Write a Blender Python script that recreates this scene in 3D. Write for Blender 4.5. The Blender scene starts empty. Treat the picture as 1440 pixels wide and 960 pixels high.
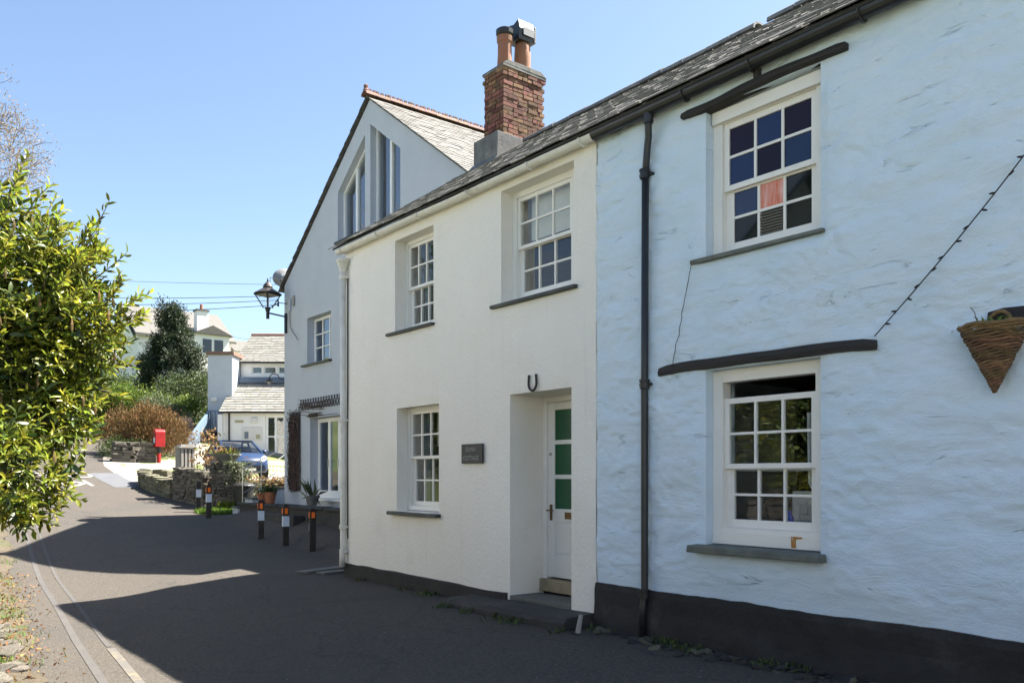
import bpy, math, random
import numpy as np
from mathutils import Vector, Matrix, noise

random.seed(7); RNG = np.random.default_rng(7)
R = math.radians
scene = bpy.context.scene
COL = scene.collection

# ------------------------------------------------------------------ camera
cam_d = bpy.data.cameras.new('camera'); cam = bpy.data.objects.new('camera', cam_d); COL.objects.link(cam)
cam.location = (0, 0, 1.55); cam.rotation_euler = (R(90), 0, R(-38.5))
cam_d.sensor_width = 36; cam_d.lens = 29.5; cam_d.shift_y = 0.132
cam_d.clip_start = 0.05; cam_d.clip_end = 5000
scene.camera = cam
# ------------------------------------------------------------------ sky and sun
SUN = Vector((0.68, -0.18, 1.0)).normalized()          # direction towards the sun
elev = math.asin(SUN.z); azim = math.atan2(SUN.x, SUN.y)
world = bpy.data.worlds.new('World'); scene.world = world; world.use_nodes = True
wn = world.node_tree.nodes; wl = world.node_tree.links
bg = wn['Background']; sky = wn.new('ShaderNodeTexSky'); sky.sky_type = 'NISHITA'; sky.sun_disc = False
sky.sun_elevation = elev; sky.sun_rotation = azim; sky.altitude = 20; sky.air_density = 1.0; sky.dust_density = 0.8; sky.ozone_density = 1.0
wl.new(sky.outputs[0], bg.inputs[0]); bg.inputs[1].default_value = 0.052
sd = bpy.data.lights.new('sun', 'SUN'); sd.energy = 5.0; sd.angle = R(0.55); sd.color = (1.0, 0.93, 0.83)
so = bpy.data.objects.new('sun', sd); COL.objects.link(so); so.location = (20, -10, 40)
so.rotation_euler = SUN.to_track_quat('Z', 'Y').to_euler()
scene.view_settings.view_transform = 'Standard'; scene.view_settings.look = 'None'
scene.view_settings.exposure = 2.28; scene.view_settings.gamma = 1.0

# ------------------------------------------------------------------ materials
MATS = {}
def mat(name, col, rough=0.7, col2=None, scale=4.0, detail=5, bump=0.0, bscale=40.0, bdist=0.01, metal=0.0, spec=0.4,
        rnd=0.0, stretch=(1, 1, 1), stain=None, stain_scale=1.2, stain_lo=.55, stain_hi=.75, island=False, transl=0.0, bstretch=(1, 1, 1), coat=0.0):
    m = bpy.data.materials.new(name); m.use_nodes = True; nt = m.node_tree; N = nt.nodes; L = nt.links
    b = N['Principled BSDF']; b.inputs['Roughness'].default_value = rough; b.inputs['Metallic'].default_value = metal
    b.inputs['Specular IOR Level'].default_value = spec; b.inputs['Coat Weight'].default_value = coat
    tc = N.new('ShaderNodeTexCoord'); oi = N.new('ShaderNodeObjectInfo')
    ml = N.new('ShaderNodeMath'); ml.operation = 'MULTIPLY'; ml.inputs[1].default_value = 37.0 if rnd else 0.0
    L.new(oi.outputs['Random'], ml.inputs[0])
    add = N.new('ShaderNodeVectorMath'); add.operation = 'ADD'; L.new(tc.outputs['Object'], add.inputs[0]); L.new(ml.outputs[0], add.inputs[1])
    def vec(st):
        if st == (1, 1, 1): return add.outputs[0]
        v = N.new('ShaderNodeVectorMath'); v.operation = 'MULTIPLY'; L.new(add.outputs[0], v.inputs[0]); v.inputs[1].default_value = st
        return v.outputs[0]
    n = N.new('ShaderNodeTexNoise'); n.inputs['Scale'].default_value = scale; n.inputs['Detail'].default_value = detail; n.inputs['Roughness'].default_value = .6
    L.new(vec(stretch), n.inputs['Vector'])
    r = N.new('ShaderNodeValToRGB'); r.color_ramp.elements[0].position = .32; r.color_ramp.elements[1].position = .68
    c2 = col2 or tuple(c * .8 for c in col)
    r.color_ramp.elements[0].color = (*c2, 1); r.color_ramp.elements[1].color = (*col, 1); L.new(n.outputs['Fac'], r.inputs[0])
    out = r.outputs[0]
    if stain:
        n2 = N.new('ShaderNodeTexNoise'); n2.inputs['Scale'].default_value = stain_scale; n2.inputs['Detail'].default_value = 7; n2.inputs['Roughness'].default_value = .65
        L.new(add.outputs[0], n2.inputs['Vector'])
        r2 = N.new('ShaderNodeValToRGB'); r2.color_ramp.elements[0].position = stain_lo; r2.color_ramp.elements[1].position = stain_hi
        r2.color_ramp.elements[0].color = (0, 0, 0, 1); r2.color_ramp.elements[1].color = (1, 1, 1, 1); L.new(n2.outputs['Fac'], r2.inputs[0])
        mx = N.new('ShaderNodeMix'); mx.data_type = 'RGBA'; L.new(r2.outputs[0], mx.inputs[0]); L.new(out, mx.inputs[6]); mx.inputs[7].default_value = (*stain, 1)
        out = mx.outputs[2]
    if rnd:
        src = oi.outputs['Random']
        if island:
            g = N.new('ShaderNodeNewGeometry'); a = N.new('ShaderNodeMath'); a.operation = 'ADD'; L.new(g.outputs['Random Per Island'], a.inputs[0]); L.new(src, a.inputs[1])
            f = N.new('ShaderNodeMath'); f.operation = 'FRACT'; L.new(a.outputs[0], f.inputs[0]); src = f.outputs[0]
        mr = N.new('ShaderNodeMapRange'); mr.inputs[3].default_value = 1 - rnd; mr.inputs[4].default_value = 1 + rnd; L.new(src, mr.inputs[0])
        h = N.new('ShaderNodeHueSaturation'); L.new(mr.outputs[0], h.inputs['Value']); L.new(out, h.inputs['Color'])
        f2 = N.new('ShaderNodeMath'); f2.operation = 'MULTIPLY'; f2.inputs[1].default_value = 7.31; L.new(src, f2.inputs[0])
        f3 = N.new('ShaderNodeMath'); f3.operation = 'FRACT'; L.new(f2.outputs[0], f3.inputs[0])
        m3 = N.new('ShaderNodeMapRange'); m3.inputs[3].default_value = .5 - .06 * rnd; m3.inputs[4].default_value = .5 + .06 * rnd; L.new(f3.outputs[0], m3.inputs[0]); L.new(m3.outputs[0], h.inputs['Hue'])
        out = h.outputs[0]
    L.new(out, b.inputs['Base Color'])
    if bump:
        nb = N.new('ShaderNodeTexNoise'); nb.inputs['Scale'].default_value = bscale; nb.inputs['Detail'].default_value = 6; nb.inputs['Roughness'].default_value = .6
        L.new(vec(bstretch), nb.inputs['Vector'])
        bp = N.new('ShaderNodeBump'); bp.inputs['Strength'].default_value = bump; bp.inputs['Distance'].default_value = bdist
        L.new(nb.outputs['Fac'], bp.inputs['Height']); L.new(bp.outputs[0], b.inputs['Normal'])
    if transl:
        t = N.new('ShaderNodeBsdfTranslucent'); L.new(out, t.inputs[0]); ms = N.new('ShaderNodeMixShader'); ms.inputs[0].default_value = transl
        L.new(b.outputs[0], ms.inputs[1]); L.new(t.outputs[0], ms.inputs[2]); L.new(ms.outputs[0], N['Material Output'].inputs[0])
    MATS[name] = m
    return m
def glass_mat(name, tint=(1, 1, 1), ior=.08):
    m = bpy.data.materials.new(name); m.use_nodes = True; N = m.node_tree.nodes; L = m.node_tree.links
    N.remove(N['Principled BSDF'])
    lw = N.new('ShaderNodeLayerWeight'); lw.inputs[0].default_value = .5     # Schlick, the same from both sides of a thin pane
    pw = N.new('ShaderNodeMath'); pw.operation = 'POWER'; pw.inputs[1].default_value = 5; L.new(lw.outputs['Facing'], pw.inputs[0])
    fr = N.new('ShaderNodeMapRange'); fr.inputs[3].default_value = ior; fr.inputs[4].default_value = 1.0; L.new(pw.outputs[0], fr.inputs[0])
    tr = N.new('ShaderNodeBsdfTransparent'); tr.inputs[0].default_value = (*tint, 1)
    gl = N.new('ShaderNodeBsdfGlossy'); gl.inputs['Roughness'].default_value = 0.0
    no = N.new('ShaderNodeTexNoise'); no.inputs['Scale'].default_value = 3.5; no.inputs['Detail'].default_value = 1
    tc = N.new('ShaderNodeTexCoord'); L.new(tc.outputs['Object'], no.inputs['Vector'])
    bp = N.new('ShaderNodeBump'); bp.inputs['Strength'].default_value = .08; bp.inputs['Distance'].default_value = .02; L.new(no.outputs[0], bp.inputs['Height']); L.new(bp.outputs[0], gl.inputs['Normal'])
    mx = N.new('ShaderNodeMixShader'); L.new(fr.outputs[0], mx.inputs[0]); L.new(tr.outputs[0], mx.inputs[1]); L.new(gl.outputs[0], mx.inputs[2])
    L.new(mx.outputs[0], N['Material Output'].inputs[0]); MATS[name] = m
    return m

def blue_wall_mat():
    m = mat('blue_paint', (.63, .735, .835), .75, (.575, .70, .79), 2.2, spec=.25, stain=(.60, .68, .715), stain_scale=1.1, stain_lo=.52, stain_hi=.8)
    N = m.node_tree.nodes; L = m.node_tree.links; b = N['Principled BSDF']
    tc = N.new('ShaderNodeTexCoord'); mp = N.new('ShaderNodeMapping'); L.new(tc.outputs['Object'], mp.inputs[0])
    mp.inputs['Rotation'].default_value = (R(-8), 0, 0); mp.inputs['Scale'].default_value = (1, 1.9, 7.5)
    n1 = N.new('ShaderNodeTexNoise'); n1.inputs['Scale'].default_value = 1.5; n1.inputs['Detail'].default_value = 5; n1.inputs['Roughness'].default_value = .6; n1.inputs['Distortion'].default_value = .9
    L.new(mp.outputs[0], n1.inputs['Vector'])
    # paint-filled edges between the stones underneath: short sharp lips, only here and there
    rp = N.new('ShaderNodeValToRGB'); e = rp.color_ramp.elements
    e[0].position = .30; e[0].color = (0, 0, 0, 1); e[1].position = .34; e[1].color = (.5, .5, .5, 1); e.new(.50).color = (.62, .62, .62, 1); e.new(.70).color = (.70, .70, .70, 1)
    L.new(n1.outputs[0], rp.inputs[0])
    n2 = N.new('ShaderNodeTexNoise'); n2.inputs['Scale'].default_value = 55; n2.inputs['Detail'].default_value = 5; L.new(tc.outputs['Object'], n2.inputs['Vector'])
    ml = N.new('ShaderNodeMath'); ml.operation = 'MULTIPLY_ADD'; ml.inputs[1].default_value = .22; L.new(n2.outputs[0], ml.inputs[0]); L.new(rp.outputs[0], ml.inputs[2])
    bp = N.new('ShaderNodeBump'); bp.inputs['Strength'].default_value = .75; bp.inputs['Distance'].default_value = .03; L.new(ml.outputs[0], bp.inputs['Height']); L.new(bp.outputs[0], b.inputs['Normal'])
    return m
blue_wall_mat()
mat('cream_paint', (.83, .80, .735), .8, (.80, .765, .695), 1.3, bump=.8, bscale=26, bdist=.016, spec=.2, stain=(.70, .66, .57), stain_scale=.9, stain_lo=.60, stain_hi=.85)
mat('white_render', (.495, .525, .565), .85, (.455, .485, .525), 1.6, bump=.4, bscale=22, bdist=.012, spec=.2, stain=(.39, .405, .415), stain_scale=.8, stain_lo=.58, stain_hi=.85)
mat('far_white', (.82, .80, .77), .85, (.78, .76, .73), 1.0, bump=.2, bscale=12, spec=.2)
mat('white_gloss', (.80, .785, .74), .42, (.77, .75, .70), 3, spec=.45, stain=(.62, .57, .48), stain_scale=2.5, stain_lo=.68, stain_hi=.9, bump=.06, bscale=60)
mat('white_pvc', (.80, .80, .78), .4, (.77, .77, .75), 3)
mat('gutter_white', (.74, .72, .66), .55, (.64, .61, .53), 5, stain=(.36, .33, .26), stain_scale=3, stain_lo=.55, stain_hi=.85)
mat('black_plinth', (.026, .025, .024), .75, (.015, .015, .015), 5, bump=.5, bscale=25, bdist=.02, stain=(.075, .072, .068), stain_scale=1.5, stain_lo=.58, stain_hi=.85)
mat('black_paint', (.016, .016, .018), .38, (.022, .022, .022), 8, spec=.5, bump=.15, bscale=60)
mat('black_wood', (.022, .019, .018), .7, (.035, .030, .027), 6, stretch=(1, .3, 3), bump=.8, bscale=14, bdist=.02, bstretch=(1, .25, 3))
mat('slate', (.17, .165, .15), .58, (.10, .10, .10), 9, rnd=.28, island=True, spec=.5, bump=.4, bscale=30, stain=(.24, .22, .15), stain_scale=5, stain_lo=.55, stain_hi=.8)
mat('slate_dark', (.070, .085, .115), .42, (.05, .06, .08), 7, rnd=.2, island=True, spec=.6, bump=.25, bscale=30)
mat('slate_pale', (.115, .11, .098), .7, (.075, .074, .07), 7, rnd=.18, island=True, bump=.3, bscale=30, stain=(.145, .138, .105), stain_scale=4, stain_lo=.55, stain_hi=.8)
mat('slate_hall', (.235, .23, .205), .75, (.17, .167, .152), 6, rnd=.16, island=True, bump=.3, bscale=30, stain=(.27, .26, .20), stain_scale=3, stain_lo=.55, stain_hi=.8)
mat('deck', (.05, .05, .05), .9)
mat('clay_tile', (.20, .105, .08), .8, (.13, .075, .06), 9, rnd=.2, bump=.3, bscale=40, stain=(.23, .20, .16), stain_scale=7, stain_lo=.52, stain_hi=.75)
mat('clay_pot', (.22, .13, .075), .75, (.30, .10, .06), 6, bump=.2, bscale=40, stain=(.08, .06, .05), stain_scale=3, stain_lo=.58, stain_hi=.8)
mat('clay_pot_orange', (.23, .11, .058), .8, (.30, .13, .07), 6, bump=.2, bscale=40, stain=(.16, .10, .07), stain_scale=4, stain_lo=.5, stain_hi=.75)
mat('brick', (.20, .088, .050), .85, (.10, .05, .036), 14, rnd=.48, bump=.6, bscale=50, stain=(.28, .18, .12), stain_scale=9, stain_lo=.58, stain_hi=.75)
mat('mortar', (.36, .33, .275), .95, (.24, .22, .18), 12, bump=.6, bscale=50)
mat('cement', (.17, .17, .16), .9, (.10, .10, .10), 5, bump=.5, bscale=30, stain=(.28, .26, .21), stain_scale=3, stain_lo=.55, stain_hi=.75)
mat('lead', (.10, .125, .14), .5, (.07, .085, .09), 6, spec=.5)
mat('sill_slate', (.055, .062, .062), .6, (.035, .04, .042), 8, bump=.4, bscale=30, stain=(.14, .145, .12), stain_scale=5, stain_lo=.55, stain_hi=.8)
mat('sill_green', (.15, .165, .145), .75, (.10, .11, .10), 6, bump=.6, bscale=25, stain=(.22, .21, .15), stain_scale=5, stain_lo=.5, stain_hi=.8)
mat('sign_slate', (.035, .038, .040), .55, (.028, .03, .032), 9, bump=.1)
mat('lettering', (.34, .335, .32), .8)
mat('iron', (.018, .017, .017), .5, (.03, .025, .022), 20, bump=.3, bscale=80)
mat('brass', (.20, .13, .06), .38, (.13, .085, .04), 15, metal=.8)
mat('steel', (.5, .5, .5), .3, metal=.9)
mat('green_blind', (.004, .085, .032), .35, (.004, .075, .028), 3, spec=.5)
mat('stone_step', (.16, .16, .15), .85, (.11, .11, .105), 4, bump=.6, bscale=18, bdist=.02, stain=(.09, .095, .07), stain_scale=2, stain_lo=.5, stain_hi=.75)
mat('dark_step', (.055, .053, .050), .85, (.034, .033, .031), 4, bump=.7, bscale=16, bdist=.03, stain=(.06, .066, .035), stain_scale=3, stain_lo=.6, stain_hi=.8)
mat('threshold', (.36, .30, .19), .8, (.26, .22, .14), 6, bump=.4, bscale=30, stain=(.17, .15, .11), stain_scale=4)
mat('rubble', (.15, .132, .108), .9, (.09, .083, .07), 6, rnd=.35, bump=.9, bscale=14, bdist=.03, stain=(.20, .185, .13), stain_scale=4, stain_lo=.55, stain_hi=.75)
mat('rubble_moss', (.18, .17, .12), .9, (.12, .115, .09), 6, rnd=.3, bump=.9, bscale=14, bdist=.03, stain=(.13, .15, .04), stain_scale=3, stain_lo=.5, stain_hi=.7)
mat('asphalt', (.102, .091, .078), .9, (.048, .044, .039), 34, detail=9, bump=1.0, bscale=55, bdist=.012, spec=.2, stain=(.060, .057, .053), stain_scale=.5, stain_lo=.50, stain_hi=.74)
mat('asphalt_dark', (.072, .070, .069), .85, (.088, .083, .077), 3, bump=.4, bscale=120, bdist=.005, spec=.25)
mat('asphalt_patch', (.11, .115, .125), .85, (.09, .095, .105), 3, bump=.4, bscale=120, bdist=.005, spec=.25)
mat('yellow_line', (.26, .21, .10), .8, (.11, .10, .085), 12, detail=8, stain=(.10, .093, .085), stain_scale=6, stain_lo=.36, stain_hi=.50)
mat('road_paint', (.40, .39, .36), .7, (.28, .27, .25), 6, stain=(.26, .25, .24), stain_scale=6, stain_lo=.55, stain_hi=.7)
mat('gravel', (.30, .275, .235), .95, (.20, .18, .15), 5, detail=9, bump=.8, bscale=40, bdist=.03)
mat('concrete', (.42, .40, .36), .9, (.33, .31, .28), 3, bump=.5, bscale=40)
mat('earth', (.105, .085, .058), .95, (.065, .053, .036), 2.5, detail=9, bump=1, bscale=14, bdist=.05, stain=(.055, .075, .02), stain_scale=.8, stain_lo=.5, stain_hi=.62)
mat('grass_ground', (.065, .09, .026), .95, (.05, .07, .022), 1.2, detail=8, bump=.6, bscale=6, bdist=.1, stain=(.15, .16, .06), stain_scale=.03, stain_lo=.45, stain_hi=.6)
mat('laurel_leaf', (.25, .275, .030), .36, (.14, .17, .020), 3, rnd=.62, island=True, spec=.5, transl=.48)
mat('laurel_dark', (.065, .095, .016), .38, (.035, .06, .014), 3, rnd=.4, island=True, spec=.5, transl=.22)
mat('leaf_bright', (.15, .21, .025), .5, (.10, .15, .02), 3, rnd=.45, island=True, transl=.35)
mat('leaf_mid', (.070, .105, .028), .55, (.05, .075, .022), 3, rnd=.45, island=True, transl=.3)
mat('leaf_conifer', (.038, .058, .026), .6, (.025, .042, .02), 3, rnd=.5, island=True, transl=.15)
mat('leaf_conifer_tip', (.10, .12, .055), .6, (.08, .095, .05), 3, rnd=.4, island=True, transl=.2)
mat('leaf_grey', (.13, .155, .085), .6, (.09, .115, .06), 3, rnd=.4, island=True, transl=.3)
mat('twig_tan', (.26, .165, .07), .8, (.18, .11, .045), 3, rnd=.4, island=True, transl=.25)
mat('twig_red', (.095, .062, .052), .85, (.065, .045, .038), 3, rnd=.4, island=True)
mat('catkin', (.30, .21, .085), .8, (.22, .15, .06), 3, rnd=.4, island=True, transl=.3)
mat('bark', (.14, .115, .085), .9, (.09, .075, .055), 8, bump=.8, bscale=20, bdist=.02)
mat('dead_leaf', (.26, .15, .05), .8, (.17, .075, .025), 4, rnd=.6, island=True, transl=.2)
mat('grass_blade', (.14, .24, .03), .6, (.10, .17, .03), 4, rnd=.4, island=True, transl=.35)
mat('wicker', (.22, .125, .060), .7, (.11, .065, .035), 22, rnd=.35, bump=.8, bscale=90)
mat('cable', (.02, .02, .02), .6)
mat('red_paint', (.27, .011, .012), .35, (.44, .016, .016), 4, spec=.5)
mat('orange', (.90, .19, .012), .35, (.80, .16, .01), 20, spec=.5)
mat('white_band', (.58, .64, .74), .5, (.50, .56, .66), 10)
mat('car_paint', (.015, .034, .085), .35, (.014, .032, .080), 2, metal=.0, spec=.3, coat=.1)
mat('car_black', (.012, .012, .013), .5)
mat('tyre', (.02, .02, .02), .85)
mat('chrome', (.75, .75, .75), .12, metal=1)
mat('headlamp', (.75, .78, .80), .12, (.5, .52, .55), 9, spec=.8)
mat('bin_black', (.016, .017, .018), .5, (.024, .024, .024), 6)
mat('terracotta', (.34, .13, .07), .85, (.26, .10, .055), 8, bump=.3, bscale=40)
mat('timber_dark', (.045, .040, .036), .85, (.028, .025, .022), 5, stretch=(.3, 3, 3), bump=.6, bscale=20)
mat('timber_grey', (.36, .345, .32), .85, (.27, .255, .235), 5, stretch=(3, 3, .4), bump=.5, bscale=30)
mat('blue_grey', (.14, .20, .27), .6, (.12, .17, .23), 4)
mat('blue_flash', (.085, .12, .175), .5, (.07, .10, .15), 4)
mat('curtain', (.62, .62, .60), .9, (.54, .54, .53), 3)
mat('curtain_grey', (.20, .23, .27), .9, (.15, .175, .21), 3)
mat('blind', (.70, .68, .62), .8, (.66, .64, .58), 3)
mat('room', (.075, .065, .055), .95, (.05, .045, .04), 2)
mat('blue_bottle', (.03, .07, .45), .3)
mat('rust', (.36, .13, .02), .9, (.42, .22, .06), 9, stain=(.72, .68, .58), stain_scale=9, stain_lo=.5, stain_hi=.62)
mat('stained_blue', (.008, .024, .080), .03, (.006, .018, .065), 2, spec=.45, rnd=.2)
mat('stained_purple', (.014, .006, .018), .03, (.010, .005, .014), 2, spec=.25, rnd=.2)
mat('stained_black', (.010, .012, .011), .03, (.008, .01, .009), 2, spec=.35, rnd=.2)
mat('stained_orange', (.72, .42, .36), .15, (.62, .12, .03), 6, detail=3, stretch=(1, 3, .55), spec=.4)
mat('louvre', (.13, .125, .105), .6, (.10, .095, .08), 3)
mat('dish_grey', (.20, .21, .22), .5)
mat('lamp_glass', (.75, .75, .72), .3, transl=.6)
mat('window_dark', (.012, .014, .016), .05, spec=.8)
mat('notice', (.70, .68, .64), .6, (.62, .60, .56), 9)
mat('tan_plate', (.42, .38, .24), .6)
glass_mat('glass', (.93, .96, .95), .10)
glass_mat('lantern_glass', (.95, .97, .97), .05)
glass_mat('glass_strong', (.75, .85, .95), .16)
glass_mat('glass_sky', (.70, .82, .95), .30)

def overlay(m, kind):
    'dirt streaks with a shape of their own, or cracks in the tarmac'
    N = MATS[m].node_tree.nodes; L = MATS[m].node_tree.links; b = N['Principled BSDF']; src = b.inputs['Base Color'].links[0].from_socket
    tc = N.new('ShaderNodeTexCoord'); mx = N.new('ShaderNodeMix'); mx.data_type = 'RGBA'; L.new(src, mx.inputs[6])
    r = N.new('ShaderNodeValToRGB'); e = r.color_ramp.elements
    if kind == 'streak':
        v = N.new('ShaderNodeVectorMath'); v.operation = 'MULTIPLY'; v.inputs[1].default_value = (1, 4.5, .28); L.new(tc.outputs['Object'], v.inputs[0])
        n = N.new('ShaderNodeTexNoise'); n.inputs['Scale'].default_value = 2.2; n.inputs['Detail'].default_value = 6; L.new(v.outputs[0], n.inputs['Vector'])
        e[0].position = .56; e[1].position = .82; e[0].color = (0, 0, 0, 1); e[1].color = (.22, .22, .22, 1); L.new(n.outputs[0], r.inputs[0]); mx.inputs[7].default_value = (.62, .59, .52, 1)
    else:
        n = N.new('ShaderNodeTexNoise'); n.inputs['Scale'].default_value = 1.6; n.inputs['Detail'].default_value = 5; L.new(tc.outputs['Object'], n.inputs['Vector'])
        ad = N.new('ShaderNodeVectorMath'); ad.operation = 'MULTIPLY_ADD'; ad.inputs[1].default_value = (.9, .9, 0); L.new(n.outputs['Color'], ad.inputs[0]); L.new(tc.outputs['Object'], ad.inputs[2])
        vo = N.new('ShaderNodeTexVoronoi'); vo.feature = 'DISTANCE_TO_EDGE'; vo.inputs['Scale'].default_value = .42; L.new(ad.outputs[0], vo.inputs['Vector'])
        e[0].position = .002; e[1].position = .007; e[0].color = (.45, .45, .45, 1); e[1].color = (0, 0, 0, 1); L.new(vo.outputs['Distance'], r.inputs[0]); mx.inputs[7].default_value = (.035, .034, .032, 1)
    L.new(r.outputs[0], mx.inputs[0]); L.new(mx.outputs[2], b.inputs['Base Color'])
overlay('cream_paint', 'streak'); overlay('asphalt', 'crack')

# ------------------------------------------------------------------ mesh helpers
def tag(o, label=None, cat=None, group=None, kind=None):
    if label: o['label'] = label
    if cat: o['category'] = cat
    if group: o['group'] = group
    if kind: o['kind'] = kind
    return o
def thing(name, loc, label, cat, group=None, rz=0):
    o = bpy.data.objects.new(name, None); COL.objects.link(o); o.location = loc; o.rotation_euler = (0, 0, rz); o.empty_display_size = .2
    return tag(o, label, cat, group)
def base_of(p):
    v = Vector((0, 0, 0))
    while p is not None:
        v = v + p.location; p = p.parent
    return v
def link(name, me, m, parent=None, smooth=False):
    o = bpy.data.objects.new(name, me); COL.objects.link(o)
    if m and not me.materials: me.materials.append(MATS[m])
    if parent: o.parent = parent
    if smooth: me.polygons.foreach_set('use_smooth', [True] * len(me.polygons))
    return o
class MB:
    """collects shapes given in world (or, for rotated things, thing-local) metres; build() makes ONE mesh object"""
    def __init__(s): s.v = []; s.f = []
    def add(s, vs, fs):
        k = len(s.v); s.v += [tuple(p) for p in vs]; s.f += [tuple(i + k for i in f) for f in fs]; return s
    def box(s, x0, x1, y0, y1, z0, z1, j=0.0):
        x0, x1 = min(x0, x1), max(x0, x1); y0, y1 = min(y0, y1), max(y0, y1); z0, z1 = min(z0, z1), max(z0, z1)
        vs = [(x, y, z) for z in (z0, z1) for (x, y) in ((x0, y0), (x1, y0), (x1, y1), (x0, y1))]
        if j: vs = [(x + random.uniform(-j, j), y + random.uniform(-j, j), z + random.uniform(-j, j)) for x, y, z in vs]
        return s.add(vs, [(3, 2, 1, 0), (4, 5, 6, 7), (0, 1, 5, 4), (1, 2, 6, 5), (2, 3, 7, 6), (3, 0, 4, 7)])
    def bar(s, a, b, w, h=None, up=(0, 0, 1)):
        a = Vector(a); b = Vector(b); d = (b - a).normalized(); u = Vector(up)
        if abs(d.dot(u)) > .99: u = Vector((1, 0, 0))
        n = d.cross(u).normalized(); u = n.cross(d); h = h or w
        vs = [p + n * (sx * w / 2) + u * (sy * h / 2) for p in (a, b) for sx, sy in ((-1, -1), (1, -1), (1, 1), (-1, 1))]
        return s.add(vs, [(3, 2, 1, 0), (4, 5, 6, 7), (0, 1, 5, 4), (1, 2, 6, 5), (2, 3, 7, 6), (3, 0, 4, 7)])
    def tube(s, pts, r, n=8, cap=True):
        pts = [Vector(p) for p in pts]; rs = r if isinstance(r, (list, tuple)) else [r] * len(pts); rings = []
        prev = None
        for i, p in enumerate(pts):
            d = (pts[min(i + 1, len(pts) - 1)] - pts[max(i - 1, 0)])
            d = d.normalized() if d.length > 1e-9 else Vector((0, 0, 1))
            if prev is None:
                u = Vector((0, 0, 1)) if abs(d.z) < .9 else Vector((1, 0, 0)); a = d.cross(u).normalized()
            else:
                a = prev - d * prev.dot(d); a = a.normalized() if a.length > 1e-6 else d.orthogonal().normalized()
            prev = a; b = d.cross(a)
            rings.append([p + (a * math.cos(2 * math.pi * k / n) + b * math.sin(2 * math.pi * k / n)) * rs[i] for k in range(n)])
        vs = [p for rg in rings for p in rg]; fs = []
        for i in range(len(rings) - 1):
            for k in range(n): fs.append((i * n + k, i * n + (k + 1) % n, (i + 1) * n + (k + 1) % n, (i + 1) * n + k))
        if cap: fs += [tuple(reversed(range(n))), tuple(range((len(rings) - 1) * n, len(rings) * n))]
        return s.add(vs, fs)
    def lathe(s, prof, c, n=16, cap=True, a0=0.0, sq=1.0):
        vs = []; fs = []
        for r, z in prof:
            for k in range(n):
                a = a0 + 2 * math.pi * k / n; vs.append((c[0] + r * math.cos(a), c[1] + r * math.sin(a) * sq, c[2] + z))
        for i in range(len(prof) - 1):
            for k in range(n): fs.append((i * n + k, i * n + (k + 1) % n, (i + 1) * n + (k + 1) % n, (i + 1) * n + k))
        if cap: fs += [tuple(reversed(range(n))), tuple(range((len(prof) - 1) * n, len(prof) * n))]
        return s.add(vs, fs)
    def prism(s, poly, x0, x1, ax='x'):
        n = len(poly)
        def P(a, b, t): return (t, a, b) if ax == 'x' else ((a, t, b) if ax == 'y' else (a, b, t))
        vs = [P(a, b, x0) for a, b in poly] + [P(a, b, x1) for a, b in poly]
        fs = [tuple(range(n)), tuple(reversed(range(n, 2 * n)))] + [(i, i + n, (i + 1) % n + n, (i + 1) % n) for i in range(n)]
        return s.add(vs, fs)
    def mesh(s, name, off=Vector((0, 0, 0))):
        me = bpy.data.meshes.new(name); me.from_pydata([(v[0] - off[0], v[1] - off[1], v[2] - off[2]) for v in s.v], [], s.f); me.validate(); me.update()
        return me
    def build(s, name, m, parent=None, smooth=False, bevel=0.0, local=False):
        off = Vector((0, 0, 0)) if local else base_of(parent)
        me = s.mesh(name, off)
        import bmesh
        bm = bmesh.new(); bm.from_mesh(me); bmesh.ops.recalc_face_normals(bm, faces=bm.faces)
        if bevel: bmesh.ops.bevel(bm, geom=bm.edges[:], offset=bevel, segments=2, affect='EDGES', profile=.6)
        bm.to_mesh(me); bm.free()
        return link(name, me, m, parent, smooth)
def solo(mb, name, m, label, cat, base, group=None, smooth=False, bevel=0.0):
    """a thing that is one mesh: origin at its base"""
    e = bpy.data.objects.new('tmp', None); e.location = base
    o = mb.build(name, m, None, smooth, bevel); bpy.data.objects.remove(e)
    o.data.transform(Matrix.Translation(-Vector(base))); o.location = base
    return tag(o, label, cat, group)
def piece(name, me, parent, loc, rot=(0, 0, 0), sc=(1, 1, 1), local=False):
    o = bpy.data.objects.new(name, me); COL.objects.link(o); o.parent = parent
    o.location = Vector(loc) - (Vector((0, 0, 0)) if local else base_of(parent)); o.rotation_euler = rot; o.scale = sc
    return o
def np_mesh(name, V, F, m, parent=None, smooth=False, off=(0, 0, 0)):
    V = np.asarray(V, dtype=np.float32) - np.asarray(off, dtype=np.float32); F = np.asarray(F, dtype=np.int32); k = F.shape[1]
    me = bpy.data.meshes.new(name); me.vertices.add(len(V)); me.vertices.foreach_set('co', V.ravel())
    me.loops.add(F.size); me.loops.foreach_set('vertex_index', F.ravel()); me.polygons.add(len(F))
    me.polygons.foreach_set('loop_start', np.arange(0, F.size, k, dtype=np.int32))
    if smooth: me.polygons.foreach_set('use_smooth', np.ones(len(F), dtype=bool))
    me.update(calc_edges=True)
    return link(name, me, m, parent)
def copy_tree(o, parent=None):
    c = o.copy(); COL.objects.link(c); c.parent = parent
    for ch in o.children: copy_tree(ch, c)
    return c
def nz(x, y, z): return noise.noise(Vector((x, y, z)))
def sstep(t):
    t = max(0.0, min(1.0, t)); return t * t * (3 - 2 * t)
_text_cache = {}
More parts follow.
